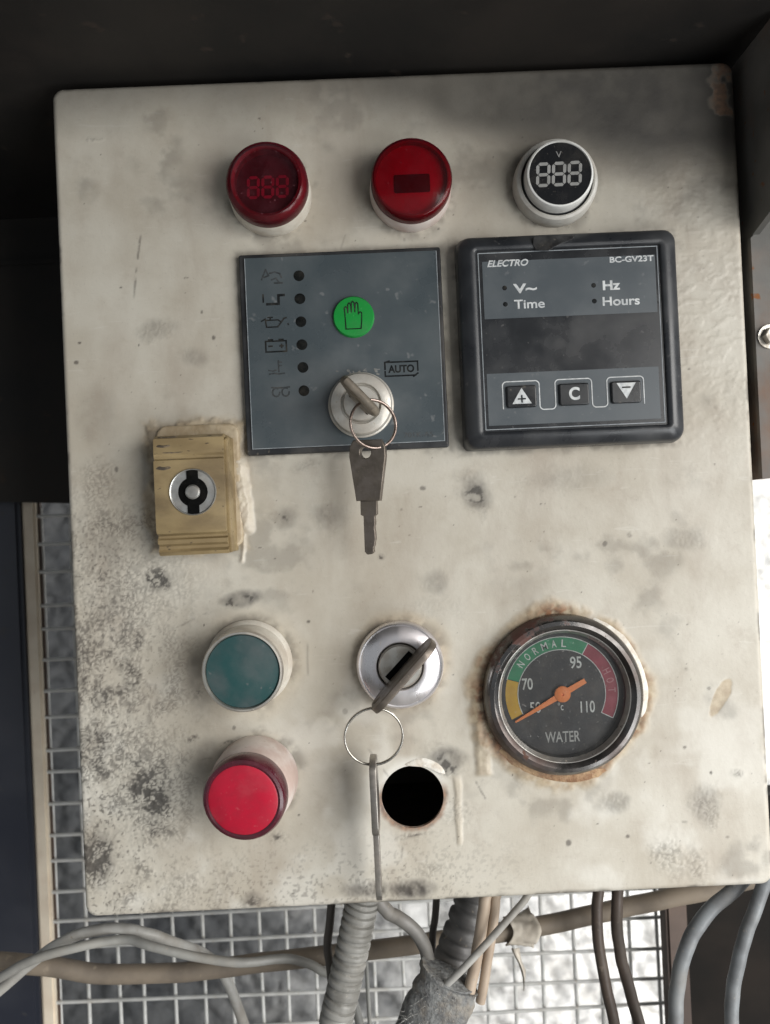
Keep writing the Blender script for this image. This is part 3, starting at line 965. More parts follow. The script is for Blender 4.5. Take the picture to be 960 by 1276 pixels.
def open_box(name, lo, hi, t, mat, parent):
    """five-sided sheet-metal box, open towards the viewer"""
    def ring(l, h, y):
        return [(l[0], y, l[2]), (h[0], y, l[2]), (h[0], y, h[2]), (l[0], y, h[2])]
    il, ih = (lo[0] + t, 0, lo[2] + t), (hi[0] - t, 0, hi[2] - t)
    vs = ring(lo, hi, lo[1]) + ring(lo, hi, hi[1]) + ring(il, ih, lo[1]) + ring(il, ih, hi[1] - t)
    fs = [(4, 5, 6, 7), (12, 13, 14, 15)]
    for i in range(4):
        j = (i + 1) % 4
        fs += [(i, j, 4 + j, 4 + i), (8 + i, 8 + j, 12 + j, 12 + i), (i, j, 8 + j, 8 + i)]
    return link(name, mesh_from(name, vs, fs, smooth=False), mat, parent)


open_box('box_body', (-0.121, 0.0163, -0.146), (0.121, 0.118, 0.1465), 0.0015,
         pm('body_paint', (0.20, 0.185, 0.16), rough=0.6, scale=30), box)
lathe('hole_rim', [(HOLE[2] + 0.02, 0.0), (HOLE[2] + 0.02, -1.6), (HOLE[2] + 1.6, -1.6)], RUSTY, box, 64, HOLE[0], HOLE[1])


def lump(name, pts, mat, parent, h0=0.0, top=2.0, seed=1, n=10):
    """an irregular dried bead: blobby outline (closed polyline in mm) domed up to `top`"""
    c = (sum(p[0] for p in pts) / len(pts), sum(p[1] for p in pts) / len(pts))
    ring = []
    m = len(pts)
    for i in range(m):
        for k in range(4):
            t = k / 4
            a, b, cc, d = (pts[(i + q) % m] for q in (-1, 0, 1, 2))
            ring.append(tuple(0.5 * (2 * b[z] + (cc[z] - a[z]) * t + (2 * a[z] - 5 * b[z] + 4 * cc[z] - d[z]) * t * t + (3 * b[z] - a[z] - 3 * cc[z] + d[z]) * t ** 3) for z in (0, 1)))
    rng = random.Random(seed)
    N = len(ring)
    vs, fs = [], []
    for j in range(n):
        f = j / n
        hh = h0 + top * math.sqrt(1 - (1 - f) ** 2)
        for i, (x, z) in enumerate(ring):
            w = 1 - f
            q = rng.uniform(-.12, .12) * top * min(1, 2 * f)
            vs.append(((c[0] + (x - c[0]) * w) * MM, -(hh + q) * MM, (c[1] + (z - c[1]) * w) * MM))
    vs.append((c[0] * MM, -(h0 + top) * MM, c[1] * MM))
    for j in range(n - 1):
        for i in range(N):
            k = (i + 1) % N
            fs.append((j * N + i, j * N + k, (j + 1) * N + k, (j + 1) * N + i))
    for i in range(N):
        fs.append(((n - 1) * N + i, (n - 1) * N + (i + 1) % N, n * N))
    return link(name, mesh_from(name, vs, fs, angle=80), mat, parent)


# dried beads of sealant on the paint: beside the latch, round the gauge, under the hole
lump('sealant_bead', [(64, -50.8), (70, -53.5), (75, -58), (79, -65), (81.6, -72), (82.6, -79), (81.2, -86), (79.2, -88), (78.6, -80), (76.4, -70), (71, -60), (64, -53.2)], FLAKE, box, 0.2, 1.8, 8)
lump('sealant_bead', [(26, -97), (31, -102.5), (38, -106.5), (48, -109.5), (58, -110), (66, -107), (66, -105.5), (56, -107), (46, -106), (36, -103), (29, -97)], pm('rusty_crust', (0.42, 0.28, 0.16), (0.24, 0.13, 0.07), rough=0.8, dust=0.3, scale=260, bump=0.7, bdist=0.0008), box, 0.2, 1.0, 11)
lump('paint_flake', [(-7, -100.6), (-1, -98.6), (5, -101), (7.4, -104.5), (5.5, -104.6), (0.5, -101.8), (-5, -101.4)], FLAKE, box, 0.1, 0.7, 12)


# ------------------------------------------------------------------ lamps and pilot lights
def digit(cx, cz, w, h, t, slant, hh, mat, parent):
    """seven separate bars of one digit"""
    g = t * 0.16
    def P(x, z):
        return (cx + x + z * slant, cz + z)
    W2, H2 = w / 2, h / 2
    pl = []
    for zc in (H2, 0.0, -H2):
        pl.append([P(-W2 + g, zc), P(-W2 + g + t / 2, zc + t / 2), P(W2 - g - t / 2, zc + t / 2), P(W2 - g, zc), P(W2 - g - t / 2, zc - t / 2), P(-W2 + g + t / 2, zc - t / 2)])
    for xc in (-W2, W2):
        for a, b in ((g, H2 - g), (-H2 + g, -g)):
            pl.append([P(xc, a), P(xc + t / 2, a + t / 2), P(xc + t / 2, b - t / 2), P(xc, b), P(xc - t / 2, b - t / 2), P(xc - t / 2, a + t / 2)])
    return polys('digit', pl, hh, mat, parent)


def rad(*a):
    return tuple(math.radians(x) for x in a)


# left: dark red voltmeter lamp
t = thing('indicator_lamp', 'dark red round digital indicator lamp showing unlit 888, leftmost of the top row', 'indicator lamp', pos(-46.4, 107.6), rad(0, 0, 0), 'round lamps along the top of the box')
lathe('collar', [(0, 0.1), (14.7, 0.1), (14.9, 0.8), (14.6, 7.0), (14.2, 7.6), (0, 7.6)], CREAM, t)
lathe('lens', [(13.3, 7.5), (14.2, 7.7), (14.35, 8.2), (14.3, 12.6), (13.6, 14.2), (12.4, 15.0), (11.4, 14.7), (10.9, 13.7), (0, 13.6)], REDCLEAR, t)
lathe('inner_ring', [(14.0, 7.8), (13.8, 12.2), (12.3, 14.0), (11.2, 13.6), (11.0, 9.4)], pm('red_moulding', (0.28, 0.012, 0.06), (0.2, 0.01, 0.05), rough=0.4, dust=0.12, scale=120, dustc=(0.32, 0.16, 0.15)), t)
d = lathe('display', [(11.4, 9.0), (11.4, 10.0), (0, 10.0)], pm('display_red_black', (0.085, 0.028, 0.030), (0.11, 0.04, 0.04), rough=0.45, dust=0.06, scale=100), t)
for k in (-1, 0, 1):
    digit(k * 5.1, -0.6, 3.5, 7.0, 1.05, 0.05, 10.08, pm('unlit_segment_red', (0.62, 0.30, 0.30), rough=0.5, scale=200), d)

# middle: brighter red lamp with a dark window
t = thing('indicator_lamp', 'bright red round indicator lamp with a dark rectangular window, middle of the top row', 'indicator lamp', pos(4.2, 107.0), rad(0.5, 0, 0), 'round lamps along the top of the box')
lathe('collar', [(0, 0.1), (14.6, 0.1), (14.8, 0.8), (14.5, 6.4), (14.1, 7.0), (0, 7.0)], PINKW, t)
lathe('lens', [(13.3, 6.9), (14.1, 7.1), (14.25, 7.6), (14.2, 12.6), (13.7, 13.6), (12.9, 14.0), (0, 14.2)], REDCLEAR2, t)
lathe('inner_ring', [(13.9, 7.3), (13.8, 12.4), (13.2, 13.2), (12.6, 13.1), (12.5, 10.5)], pm('crimson_moulding', (0.38, 0.010, 0.07), (0.30, 0.008, 0.05), rough=0.4, dust=0.08, scale=120, dustc=(0.4, 0.15, 0.15)), t)
d = lathe('diffuser', [(12.8, 9.8), (12.8, 10.5), (0, 10.5)], REDIN, t)
flat('dark_window', [rrect(0.2, -1.0, 12.6, 6.4, 0.6)], 10.55, 10.9, DARKRED, d, 0.1)

# right: white voltmeter with a black face
t = thing('indicator_lamp', 'white-collared round digital voltmeter with a black face reading 888, rightmost of the top row', 'voltmeter', pos(56.6, 107.0), rad(2, 0, -1.5), 'round lamps along the top of the box')
lathe('collar', [(0, 0.1), (14.9, 0.1), (15.1, 0.8), (14.9, 5.4), (14.3, 7.0), (13.4, 7.6), (12.9, 7.3), (12.7, 5.0)], GREYW, t)
lathe('gasket', [(12.9, 5.0), (12.3, 6.8), (11.3, 6.6), (11.2, 3.0)], BLACK, t)
dr = lathe('drum', [(11.9, 3.0), (12.0, 10.0), (11.8, 12.0), (11.5, 12.6), (11.0, 12.8), (10.8, 12.4)], WHITEPL, t)
f = lathe('face', [(11.0, 11.8), (10.9, 12.4), (0, 12.5)], pm('black_face', (0.012, 0.013, 0.015), rough=0.22, dust=0.05, scale=150, bump=0.02), t)
for k in (-1, 0, 1):
    digit(-0.4 + k * 5.5, -0.2, 3.9, 7.4, 1.1, 0.06, 12.55, pm('unlit_segment_white', (0.30, 0.30, 0.29), (0.23, 0.23, 0.22), rough=0.5, scale=200, dust=0.05), f)
lettering('lettering', 'V', -0.2, 6.6, 2.0, 2.2, 12.5, pm('grey_print', (0.25, 0.25, 0.25), scale=200), f)

# green pilot light
t = thing('pilot_light', 'dusty dark green round pilot light left of the ignition switch', 'pilot light', pos(-61.6, -61.4), rad(1, 0, 0), 'large pilot lights at the lower left')
lathe('barrel', [(0, 0.1), (15.4, 0.1), (15.6, 1.0), (15.0, 2.4), (14.3, 3.2), (14.1, 13.4), (13.9, 14.6), (0, 14.6)], CREAM, t)
lathe('bezel', [(13.6, 14.5), (14.0, 14.6), (14.05, 15.8), (13.6, 16.6), (13.0, 16.7), (12.7, 16.0), (12.6, 15.2)], NICKEL, t)
lathe('lens', [(12.75, 15.0), (12.7, 15.6), (12.3, 16.1), (8, 16.5), (0, 16.7)], TEAL, t)

# red pilot light
t = thing('pilot_light', 'bright red round pilot light with a maroon rim at the lower left', 'pilot light', pos(-60.7, -102.6), rad(3, 0, -4), 'large pilot lights at the lower left')
lathe('barrel', [(0, -0.6), (14.9, -0.6), (15.1, 0.6), (15.0, 8), (14.5, 13.6), (14.0, 14.6), (0, 14.6)], PINKW, t)
lathe('rim', [(13.6, 14.5), (14.1, 14.8), (14.3, 16), (14.2, 20.6), (13.6, 21.7), (12.6, 22.1), (11.9, 21.9), (11.8, 21.0)], MAROON, t)
lathe('lens', [(11.95, 21.0), (11.9, 21.75), (11.4, 22.0), (6, 22.25), (0, 22.3)], REDLENS, t)


# ------------------------------------------------------------------ start controller with its key switch
t = thing('start_controller', 'square slate-grey engine start controller with warning symbols and a green hand button', 'controller', pos(-22.5, 49.6))
flat('bezel', [rrect(0, 0, 73.0, 72.6, 0.9)], 0.0, 2.6, BLACK, t, 0.5)
face = flat('face', [rrect(0.35, 0.35, 69.4, 69.0, 0.4)], 2.6, 3.2, SLATE, t, 0.12)
strokes('face_edge', [[(-34.2, 34.6), (-34.2, -34.0), (34.9, -34.0), (34.9, 34.6)]], 0.25, 3.2, LINEG, face)
for dz in (27.7, 19.4, 11.1, 2.8, -5.4, -13.8):
    lathe('warning_light', [(0, 3.2), (1.95, 3.2), (1.9, 3.30), (1.2, 3.4), (0, 3.42)], pm('unlit_led', (0.004, 0.005, 0.005), (0.010, 0.011, 0.011), rough=0.7, dust=0.05, scale=500, spec=0.08), t, 24, -14.9, dz)
# symbols
ic = -24.2
strokes('symbol', [[(-4.2, -1.0), (-2.6, 2.6), (-1.6, 0.4), (-3.4, -0.2)], [(-1.2, 1.2), (0.6, 1.6), (2.4, 1.0), (3.0, -0.4)], [(-0.6, -1.2), (1.0, -0.6), (2.0, -2.2), (3.2, -2.4), (0.4, -2.4)]], 0.55, 3.2, INKF, face, ic, 27.8)
strokes('symbol', [[(-3.9, 1.8), (-3.9, -0.9)]], 0.55, 3.2, INK, face, ic, 19.6)
strokes('symbol', [[(-2.6, -1.5), (1.6, -1.5), (1.6, 1.6), (3.6, 1.6)]], 0.9, 3.2, INK, face, ic, 19.4)
strokes('symbol', [[(-4.6, 0.6), (-3.2, 1.4), (-2.8, -1.6), (1.2, -1.6), (3.6, 1.4), (4.4, 1.6)], [(-3.0, 0.9), (1.4, 0.9), (2.4, 0.2)], [(-1.4, 1.0), (-1.4, 1.9)], [(-2.2, 1.9), (-0.6, 1.9)], [(4.9, -0.6), (5.1, -0.9)]], 0.5, 3.2, INK, face, ic - 0.3, 11.2)
strokes('symbol', [[(-3.7, 1.6), (3.7, 1.6), (3.7, -2.2), (-3.7, -2.2), (-3.7, 1.6)], [(-2.6, 2.1), (-1.2, 2.1)], [(1.2, 2.1), (2.6, 2.1)], [(-2.6, -0.2), (-1.4, -0.2)], [(1.4, -0.2), (2.6, -0.2)], [(2.0, 0.4), (2.0, -0.8)]], 0.55, 3.2, INK, face, ic, 2.9)
strokes('symbol', [[(0.6, 2.8), (0.6, -1.2)], [(0.6, 2.2), (1.7, 2.2)], [(0.6, 1.0), (1.7, 1.0)], [(-3.0, -0.6), (-1.6, -0.9), (-0.4, -0.6)], [(-2.8, -1.9), (-1.0, -1.7), (0.6, -2.0), (2.6, -1.8)]], 0.5, 3.2, INKF, face, ic, -5.4)
coil = [[(c + 1.3 * math.cos(a), -0.4 + 1.5 * math.sin(a)) for a in [math.radians(60 + 300 * k / 10) for k in range(11)]] for c in (-1.7, 1.7)]
strokes('symbol', coil + [[(-3.2, 1.4), (-1.2, 1.2), (1.2, 1.2), (3.2, 1.4)]], 0.55, 3.2, INKF, face, ic + 1.0, -13.6)
# green button with an outlined hand
gb = lathe('push_button', [(7.5, 3.2), (7.4, 3.9), (7.0, 4.4), (0, 4.7)], GREENB, t, 64, 4.1, 11.9)
hand = [(-2.9, -4.6), (-3.1, 0.6), (-3.2, 3.0), (-2.7, 3.5), (-2.2, 3.0), (-2.0, 1.2), (-1.9, 4.2), (-1.4, 4.8), (-0.9, 4.2), (-0.8, 1.4), (-0.6, 4.8), (-0.1, 5.3), (0.4, 4.8), (0.5, 1.4),
        (0.8, 4.4), (1.25, 4.9), (1.7, 4.3), (1.7, 0.6), (2.3, 1.4), (2.9, 1.2), (2.9, 0.4), (2.8, -2.0), (2.5, -4.6), (-2.9, -4.6)]
strokes('hand_symbol', [hand], 0.33, 4.62, INK, gb, 4.2, 12.0)
# AUTO in its frame of arrows
lettering('lettering', 'AUTO', 20.4, -7.4, 9.4, 2.8, 3.2, INK, face, bold=0.35)
strokes('symbol', [[(14.6, -8.2), (14.6, -9.9), (25.6, -9.9)], [(15.3, -4.9), (26.4, -4.9), (26.4, -8.2)], [(14.6, -7.4), (14.6, -4.9), (16.2, -4.5)], [(26.4, -9.2), (24.8, -10.3)]], 0.55, 3.2, INK, face)
lettering('lettering', '701K-AS', 25.6, -31.4, 10.6, 1.8, 3.2, pm('dim_print', (0.035, 0.04, 0.045), scale=400), face)
# key switch
ks = lathe('key_switch', [(11.7, 3.2), (11.8, 3.9), (11.5, 4.2), (11.2, 4.3), (11.15, 6.3), (10.6, 7.3), (9.0, 7.9), (7.4, 8.0), (7.1, 7.6), (7.0, 6.6), (6.6, 6.6), (6.5, 7.5), (6.0, 8.3), (0, 8.4)], ZSWITCH, t, 72, 5.4, -19.9)
flat('key_slot', [[(5.4 + c * a - s_ * b, -19.9 + s_ * a + c * b) for c, s_ in [(math.cos(math.radians(-48)), math.sin(math.radians(-48)))] for a, b in [(0, 0)]][0:0] or
     [(5.4 + math.cos(math.radians(-48)) * a - math.sin(math.radians(-48)) * b, -19.9 + math.sin(math.radians(-48)) * a + math.cos(math.radians(-48)) * b) for a, b in ((-4.6, -1.3), (4.6, -1.3), (4.6, 1.3), (-4.6, 1.3))]], 8.3, 8.55, VOID, ks, 0.05)
CRUMB = pm('grey_crumb', (0.20, 0.20, 0.19), (0.12, 0.13, 0.135), rough=0.8, scale=600, dust=0.4)
rc = random.Random(12)
for q in range(13):
    cx_, cz_, cr_ = 4 + rc.gauss(0, 4.5), -7.6 + rc.gauss(0, 1.0), rc.uniform(0.3, 1.0)
    lump('dried_crumb', [(cx_ + cr_ * rc.uniform(.5, 1.5) * math.cos(k_ * 1.05), cz_ + cr_ * rc.uniform(.3, .9) * math.sin(k_ * 1.05)) for k_ in range(6)], CRUMB, t, 3.15, 0.12, q, 3)


# ------------------------------------------------------------------ generator meter
t = thing('generator_meter', 'black square digital generator meter with three arrow and letter buttons', 'meter', pos(58.5, 49.4))
# rounded housing: a stack of outlines from the wall to the rim and down to the recessed face
prof = [(78.2, 75.6, 2.0, 0.0), (78.6, 76.0, 3.0, 1.0), (78.4, 75.8, 4.0, 5.4), (77.8, 75.2, 4.4, 7.2), (76.6, 74.0, 4.4, 8.2), (70.0, 67.8, 2.6, 9.7), (69.0, 67.0, 2.0, 9.8), (66.4, 65.4, 1.2, 9.6), (65.6, 64.6, 0.8, 9.3), (65.2, 64.2, 0.7, 8.7)]
vs, fs = [], []
for w, h_, r, hh in prof:
    vs += [(x * MM, -hh * MM, z * MM) for x, z in rrect(0, 0, w, h_, r, 6)]
n = 28
for j in range(len(prof) - 1):
    for i in range(n):
        k = (i + 1) % n
        fs.append((j * n + i, j * n + k, (j + 1) * n + k, (j + 1) * n + i))
link('housing', mesh_from('housing', vs, fs, angle=50), METERB, t)
face = flat('face', [rrect(0, 0, 65.2, 64.2, 0.7)], 7.6, 8.7, LABELBLK, t, 0.08)
strokes('border_line', [[(-31.8, 31.4), (31.8, 31.4), (31.8, -31.2), (-31.8, -31.2), (-31.8, 31.4)]], 0.28, 8.7, LINEG, face)
flat('upper_strip', [rrect(0.2, 18.2, 61.4, 20.4, 0.2)], 8.7, 8.8, STRIP, face)
flat('lower_strip', [rrect(-0.2, -20.6, 61.0, 18.4, 0.2)], 8.7, 8.8, STRIP, face)
lettering('lettering', 'ELECTRO', -21.4, 27.6, 14.6, 2.4, 8.8, WHITEP, face, bold=0.28, shear=0.28)
lettering('lettering', 'BC-GV23T', 22.6, 27.2, 15.6, 2.1, 8.8, WHITEP, face, bold=0.25)
lettering('lettering', 'V~', -15.7, 18.4, 8.4, 3.4, 8.8, WHITEP, face, bold=0.32)
lettering('lettering', 'Hz', 15.0, 18.2, 6.2, 3.4, 8.8, WHITEP, face, bold=0.32)
lettering('lettering', 'Time', -14.4, 12.8, 10.8, 3.2, 8.8, WHITEP, face, bold=0.16)
lettering('lettering', 'Hours', 18.2, 12.5, 13.2, 3.2, 8.8, WHITEP, face, bold=0.2)
for x, z in ((-22.9, 18.8), (-22.9, 13.0), (8.7, 18.4), (8.7, 12.8)):
    lathe('status_light', [(0, 8.8), (0.85, 8.8), (0.75, 8.95), (0, 9.0)], INK, face, 16, x, z)
BTN = pm('button_rubber', (0.012, 0.013, 0.015), (0.024, 0.026, 0.028), rough=0.3, dust=0.1, scale=80)
for k, x in enumerate((-18.8, -0.2, 18.2)):
    b_ = flat('button', [rrect(x, -20.0, 10.6, 7.8, 0.8)], 8.8, 9.9, BTN, face, 0.5)
    if k == 0:
        polys('triangle_symbol', [[(x - 3.4, -22.6), (x + 3.4, -22.6), (x, -17.0)]], 9.92, WHITEP, b_)
        strokes('plus_symbol', [[(x - 1.2, -20.9), (x + 1.2, -20.9)], [(x, -22.0), (x, -19.7)]], 0.5, 9.99, INK, b_)
    elif k == 1:
        lettering('lettering', 'C', x, -19.8, 3.8, 4.6, 9.9, WHITEP, b_, bold=0.35)
    else:
        polys('triangle_symbol', [[(x - 3.4, -16.8), (x, -22.4), (x + 3.4, -16.8)]], 9.92, WHITEP, b_)
        strokes('minus_symbol', [[(x - 1.3, -18.4), (x + 1.3, -18.4)]], 0.5, 9.99, INK, b_)


def arc(cx, cz, r, a0, a1, n=5):
    return [(cx + r * math.cos(math.radians(a0 + (a1 - a0) * i / n)), cz + r * math.sin(math.radians(a0 + (a1 - a0) * i / n))) for i in range(n + 1)]


trace = [(-25.3, -24.6)]
for k, x in enumerate((-18.8, -0.2, 18.2)):
    trace += [(x - 6.5, -24.0)] if k == 0 else []
    trace += arc(x - 5.1, -15.9, 1.4, 180, 90) + arc(x + 5.1, -15.9, 1.4, 90, 0)
    if k < 2:
        xn = (-0.2, 18.2)[k]
        trace += arc(x + 7.9, -23.4, 1.4, 180, 270) + arc(xn - 7.9, -23.4, 1.4, 270, 360)
    else:
        trace += [(x + 6.5, -24.2)]
strokes('outline_trace', [trace[1:]], 0.36, 8.82, WHITEP, face)
# scrap of clear tape torn across the top rim
flat('tape_scrap', [[(-12, 36.2), (-7.5, 36.2), (2.6, 36.0), (1.4, 34.6), (-2.2, 33.4), (-4.2, 32.6), (-7.0, 31.0), (-11.4, 31.4), (-12.4, 33.4)]], 9.7, 10.12, pm('glossy_tape', (0.012, 0.012, 0.013), (0.05, 0.05, 0.05), rough=0.12, dust=0.12, scale=160, bump=0.6), t, 0.06)


# ------------------------------------------------------------------ tan latch
def sweep_profile(name, prof, x0, x1, mat, parent):
    """(z, protrusion) outline carried from x0 to x1, millimetres"""
    n = len(prof)
    xs = [x0, x0 + 0.3, x1 - 0.3, x1]
    vs, fs = [], []
    cz, ch = sum(p[0] for p in prof) / n, sum(p[1] for p in prof) / n
    for i, x in enumerate(xs):
        s_ = 0.985 if i in (0, 3) else 1.0
        vs += [(x * MM, -(ch + (h_ - ch) * s_) * MM, (cz + (z - cz) * s_) * MM) for z, h_ in prof]
    for i in range(3):
        for k in range(n):
            l = (k + 1) % n
            fs.append((i * n + k, i * n + l, (i + 1) * n + l, (i + 1) * n + k))
    fs += [tuple(range(n))[::-1], tuple(3 * n + k for k in range(n))]
    return link(name, mesh_from(name, vs, fs, angle=30), mat, parent)


t = thing('quarter_turn_latch', 'tan plastic latch block with a round slotted metal insert', 'latch', pos(-75.6, -0.4))
body = sweep_profile('body', [(-20.4, 0), (-20.6, 12.2), (-19.4, 13.2), (-18.4, 12.4), (-17.4, 12.4), (-16.6, 14.0), (-15.2, 14.0), (-14.6, 13.0), (-13.8, 13.0), (-13.0, 15.0), (-11.6, 15.6),
                              (12.2, 15.6), (12.8, 14.7), (13.6, 14.7), (14.4, 15.2), (19.8, 14.9), (20.4, 13.8), (21.0, 12.8), (21.2, 0)], -13.6, 10.6, TANPL, t)
sweep_profile('side_rail', [(-20.2, 0), (-20.2, 11.4), (-17, 12.0), (-13, 13.4), (19, 13.4), (20, 12), (20.4, 0)], 10.62, 11.8, TANPL, t)
flat('base_flange', [rrect(-1.0, 3.4, 30.0, 45.0, 4.0)], 0.2, 2.2, pm('tan_glue', (0.47, 0.39, 0.27), (0.34, 0.26, 0.16), rough=0.5, scale=140, bump=0.6, bdist=0.0006, dust=0.3), t, 0.9)
ins = lathe('insert', [(8.2, 14.8), (8.1, 15.9), (7.9, 16.2), (7.6, 16.0), (7.4, 15.7), (5.1, 15.7), (4.9, 15.4), (0, 15.4)], ZINC, t, 56, -0.4, 1.0)
lathe('well', [(5.1, 15.5), (5.0, 15.78), (2.3, 15.78), (2.2, 15.5)], VOID, ins, 40, -0.4, 1.0)
flat('slot', [[(-2.4, 8.7), (1.6, 8.7), (1.6, 4.4), (-2.4, 4.4)]], 15.65, 16.0, VOID, ins, 0.03)
flat('slot', [[(-2.4, -2.2), (1.6, -2.2), (1.6, -6.7), (-2.4, -6.7)]], 15.65, 16.0, VOID, ins, 0.03)
lathe('centre_pin', [(2.6, 15.4), (2.5, 16.4), (2.0, 16.9), (0, 17.1)], ZINC, ins, 32, -0.4, 1.0)
SCUFF = pm('dark_scuff', (0.055, 0.042, 0.03), (0.16, 0.12, 0.075), rough=0.7, scale=400, dust=0.1, lo=0.45, hi=0.6)
for (x0, x1, z, w) in ((-13.2, -7.0, 17.2, 1.1), (-13.2, -1.0, 14.9, 0.8), (-12.8, -7.6, 9.6, 1.2), (-12.8, -5.4, 20.2, 0.8), (-10, -1.2, 12.4, 0.5), (4.0, 6.0, 17.6, 0.5)):
    hh = 15.62 if z < 12 else (14.9 if z < 20 else 14.0)
    lump('scuff', [(x0, z), (x0 + 1.2, z + w * .6), ((x0 + x1) / 2, z + w * .35), (x1 - .8, z + w * .5), (x1, z), (x1 - 1.4, z - w * .4), ((x0 + x1) / 2, z - w * .6), (x0 + 1, z - w * .4)], SCUFF, body, hh - 0.02, 0.10 if z < 12 else 0.35, int(z * 10), 3)


# ------------------------------------------------------------------ ignition switch
t = thing('ignition_switch', 'shiny chrome round ignition switch left of the water gauge', 'ignition switch', pos(-7.3, -64.2))
lathe('bezel', [(15.7, 0.2), (15.7, 3.0), (15.3, 4.4), (14.7, 4.9), (14.2, 4.8), (13.9, 5.1), (9.2, 6.6), (8.6, 6.5), (8.3, 6.0), (8.2, 4.6)], BRUSH, t, 96)
rot = lathe('rotor', [(7.9, 4.2), (7.8, 6.0), (7.2, 6.6), (0, 6.8)], NICKEL, t, 64)
c_, s_ = math.cos(math.radians(45)), math.sin(math.radians(45))
flat('key_slot', [[(c_ * a - s_ * b, s_ * a + c_ * b) for a, b in ((-6.2, -1.6), (6.2, -1.6), (6.2, 1.6), (-6.2, 1.6))]], 6.7, 6.95, VOID, rot, 0.04)

# ------------------------------------------------------------------ water temperature gauge
t = thing('water_gauge', 'round black water temperature gauge with an orange needle and a rusty rim', 'gauge', pos(50.8, -77.6))
lathe('bezel', [(27.0, 0.0), (28.7, 0.2), (29.0, 1.6), (28.8, 3.6), (28.0, 5.6), (26.8, 6.9), (25.4, 7.2), (24.2, 6.6), (23.3, 5.4), (22.6, 3.6), (22.3, 1.2)], GAUGEB, t, 120, wob=0.002)
lathe('inner_lip', [(23.9, 6.0), (23.4, 5.9), (22.7, 4.7), (22.3, 3.9)], pm('dusty_lip', (0.34, 0.33, 0.31), (0.14, 0.13, 0.12), rough=0.3, metal=0.6, dust=0.4, scale=80), t, 96)
lathe('inner_wall', [(22.9, 4.4), (22.2, 3.0), (22.0, 0.7)], pm('gauge_inside', (0.03, 0.029, 0.028), rough=0.35, scale=100), t, 96)
dial = lathe('dial', [(22.3, 0.4), (22.3, 0.8), (0, 0.8)], DIAL, t, 96)


def band(name, a0, a1, r0, r1, h, mat, parent):
    n = max(6, int(abs(a1 - a0) / 4))
    return polys(name, [[(r0 * math.cos(math.radians(p)), r0 * math.sin(math.radians(p))), (r1 * math.cos(math.radians(p)), r1 * math.sin(math.radians(p))),
                         (r1 * math.cos(math.radians(q)), r1 * math.sin(math.radians(q))), (r0 * math.cos(math.radians(q)), r0 * math.sin(math.radians(q)))]
                        for p, q in ((a0 + (a1 - a0) * i / n, a0 + (a1 - a0) * (i + 1) / n) for i in range(n))], h, mat, parent, 0.04)


band('yellow_zone', 163, 205, 16.0, 20.4, 0.82, DYEL, dial)
band('green_zone', 60, 162.4, 16.0, 20.4, 0.82, DGREEN, dial)
band('red_zone', -28, 59.4, 16.0, 20.4, 0.82, DRED, dial)
PRINT = pm('dial_print', (0.66, 0.67, 0.64), (0.5, 0.5, 0.48), rough=0.5, dust=0.08, scale=400)
strokes('zone_outline', [arc(0, 0, 20.5, -28, 163, 60), arc(0, 0, 15.9, -28, 205, 60), [(20.5 * math.cos(math.radians(a)), 20.5 * math.sin(math.radians(a))) for a in (-28,)] + [(15.9 * math.cos(math.radians(-28)), 15.9 * math.sin(math.radians(-28)))],
                         [(r * math.cos(math.radians(59.7)), r * math.sin(math.radians(59.7))) for r in (15.9, 20.5)]], 0.28, 0.87, PRINT, dial, thick=0.03)
for k, ch in enumerate('NORMAL'):
    a = math.radians(142 - k * 11.4)
    lettering('lettering', ch, 18.2 * math.cos(a), 18.2 * math.sin(a), 1.7 if ch != 'M' else 2.2, 2.7, 0.87, PRINT, dial, bold=0.1, rot=a - math.pi / 2)
for k, ch in enumerate('HOT'):
    a = math.radians(24 - k * 11.2)
    lettering('lettering', ch, 18.2 * math.cos(a), 18.2 * math.sin(a), 1.6, 2.7, 0.87, pm('dim_red_print', (0.5, 0.22, 0.24), scale=300), dial, rot=a - math.pi / 2)
lettering('lettering', '70', -12.3, 4.0, 3.9, 4.2, 0.82, PRINT, dial, bold=0.12)
lettering('lettering', '50', -9.8, -4.6, 3.9, 4.0, 0.82, PRINT, dial, bold=0.05)
lettering('lettering', '95', 5.6, 11.0, 4.1, 4.3, 0.82, PRINT, dial, bold=0.12)
lettering('lettering', '110', 9.2, -5.2, 5.2, 4.2, 0.82, PRINT, dial, bold=0.12)
lettering('lettering', '°c', -0.6, -4.6, 1.9, 2.8, 0.82, PRINT, dial)
lettering('lettering', 'WATER', -0.4, -15.6, 12.6, 3.9, 0.82, pm('aged_print', (0.45, 0.44, 0.42), (0.36, 0.35, 0.33), rough=0.5, dust=0.1, scale=300), dial, bold=0.1)
ca, sa = math.cos(math.radians(208)), math.sin(math.radians(208))
ndl = flat('needle', [[(ca * a - sa * b, sa * a + ca * b) for a, b in ((-9.6, -0.95), (-9.6, 0.95), (-1.0, 1.1), (3.0, 1.05), (19.6, 0.35), (19.9, 0.0), (19.6, -0.35), (3.0, -1.05), (-1.0, -1.1))]], 1.7, 2.1, ORANGE, t, 0.08)
lathe('hub', [(2.9, 1.5), (2.9, 2.3), (2.5, 2.6), (0.5, 2.7), (0.45, 2.3), (0, 2.3)], ORANGE, ndl, 40)
gl_ = lathe('glass', [(22.4, 3.5), (22.3, 3.7), (0, 4.0)], GLASS, t, 96)
gl_.rotation_euler = rad(-0.4, 0, 0.5)


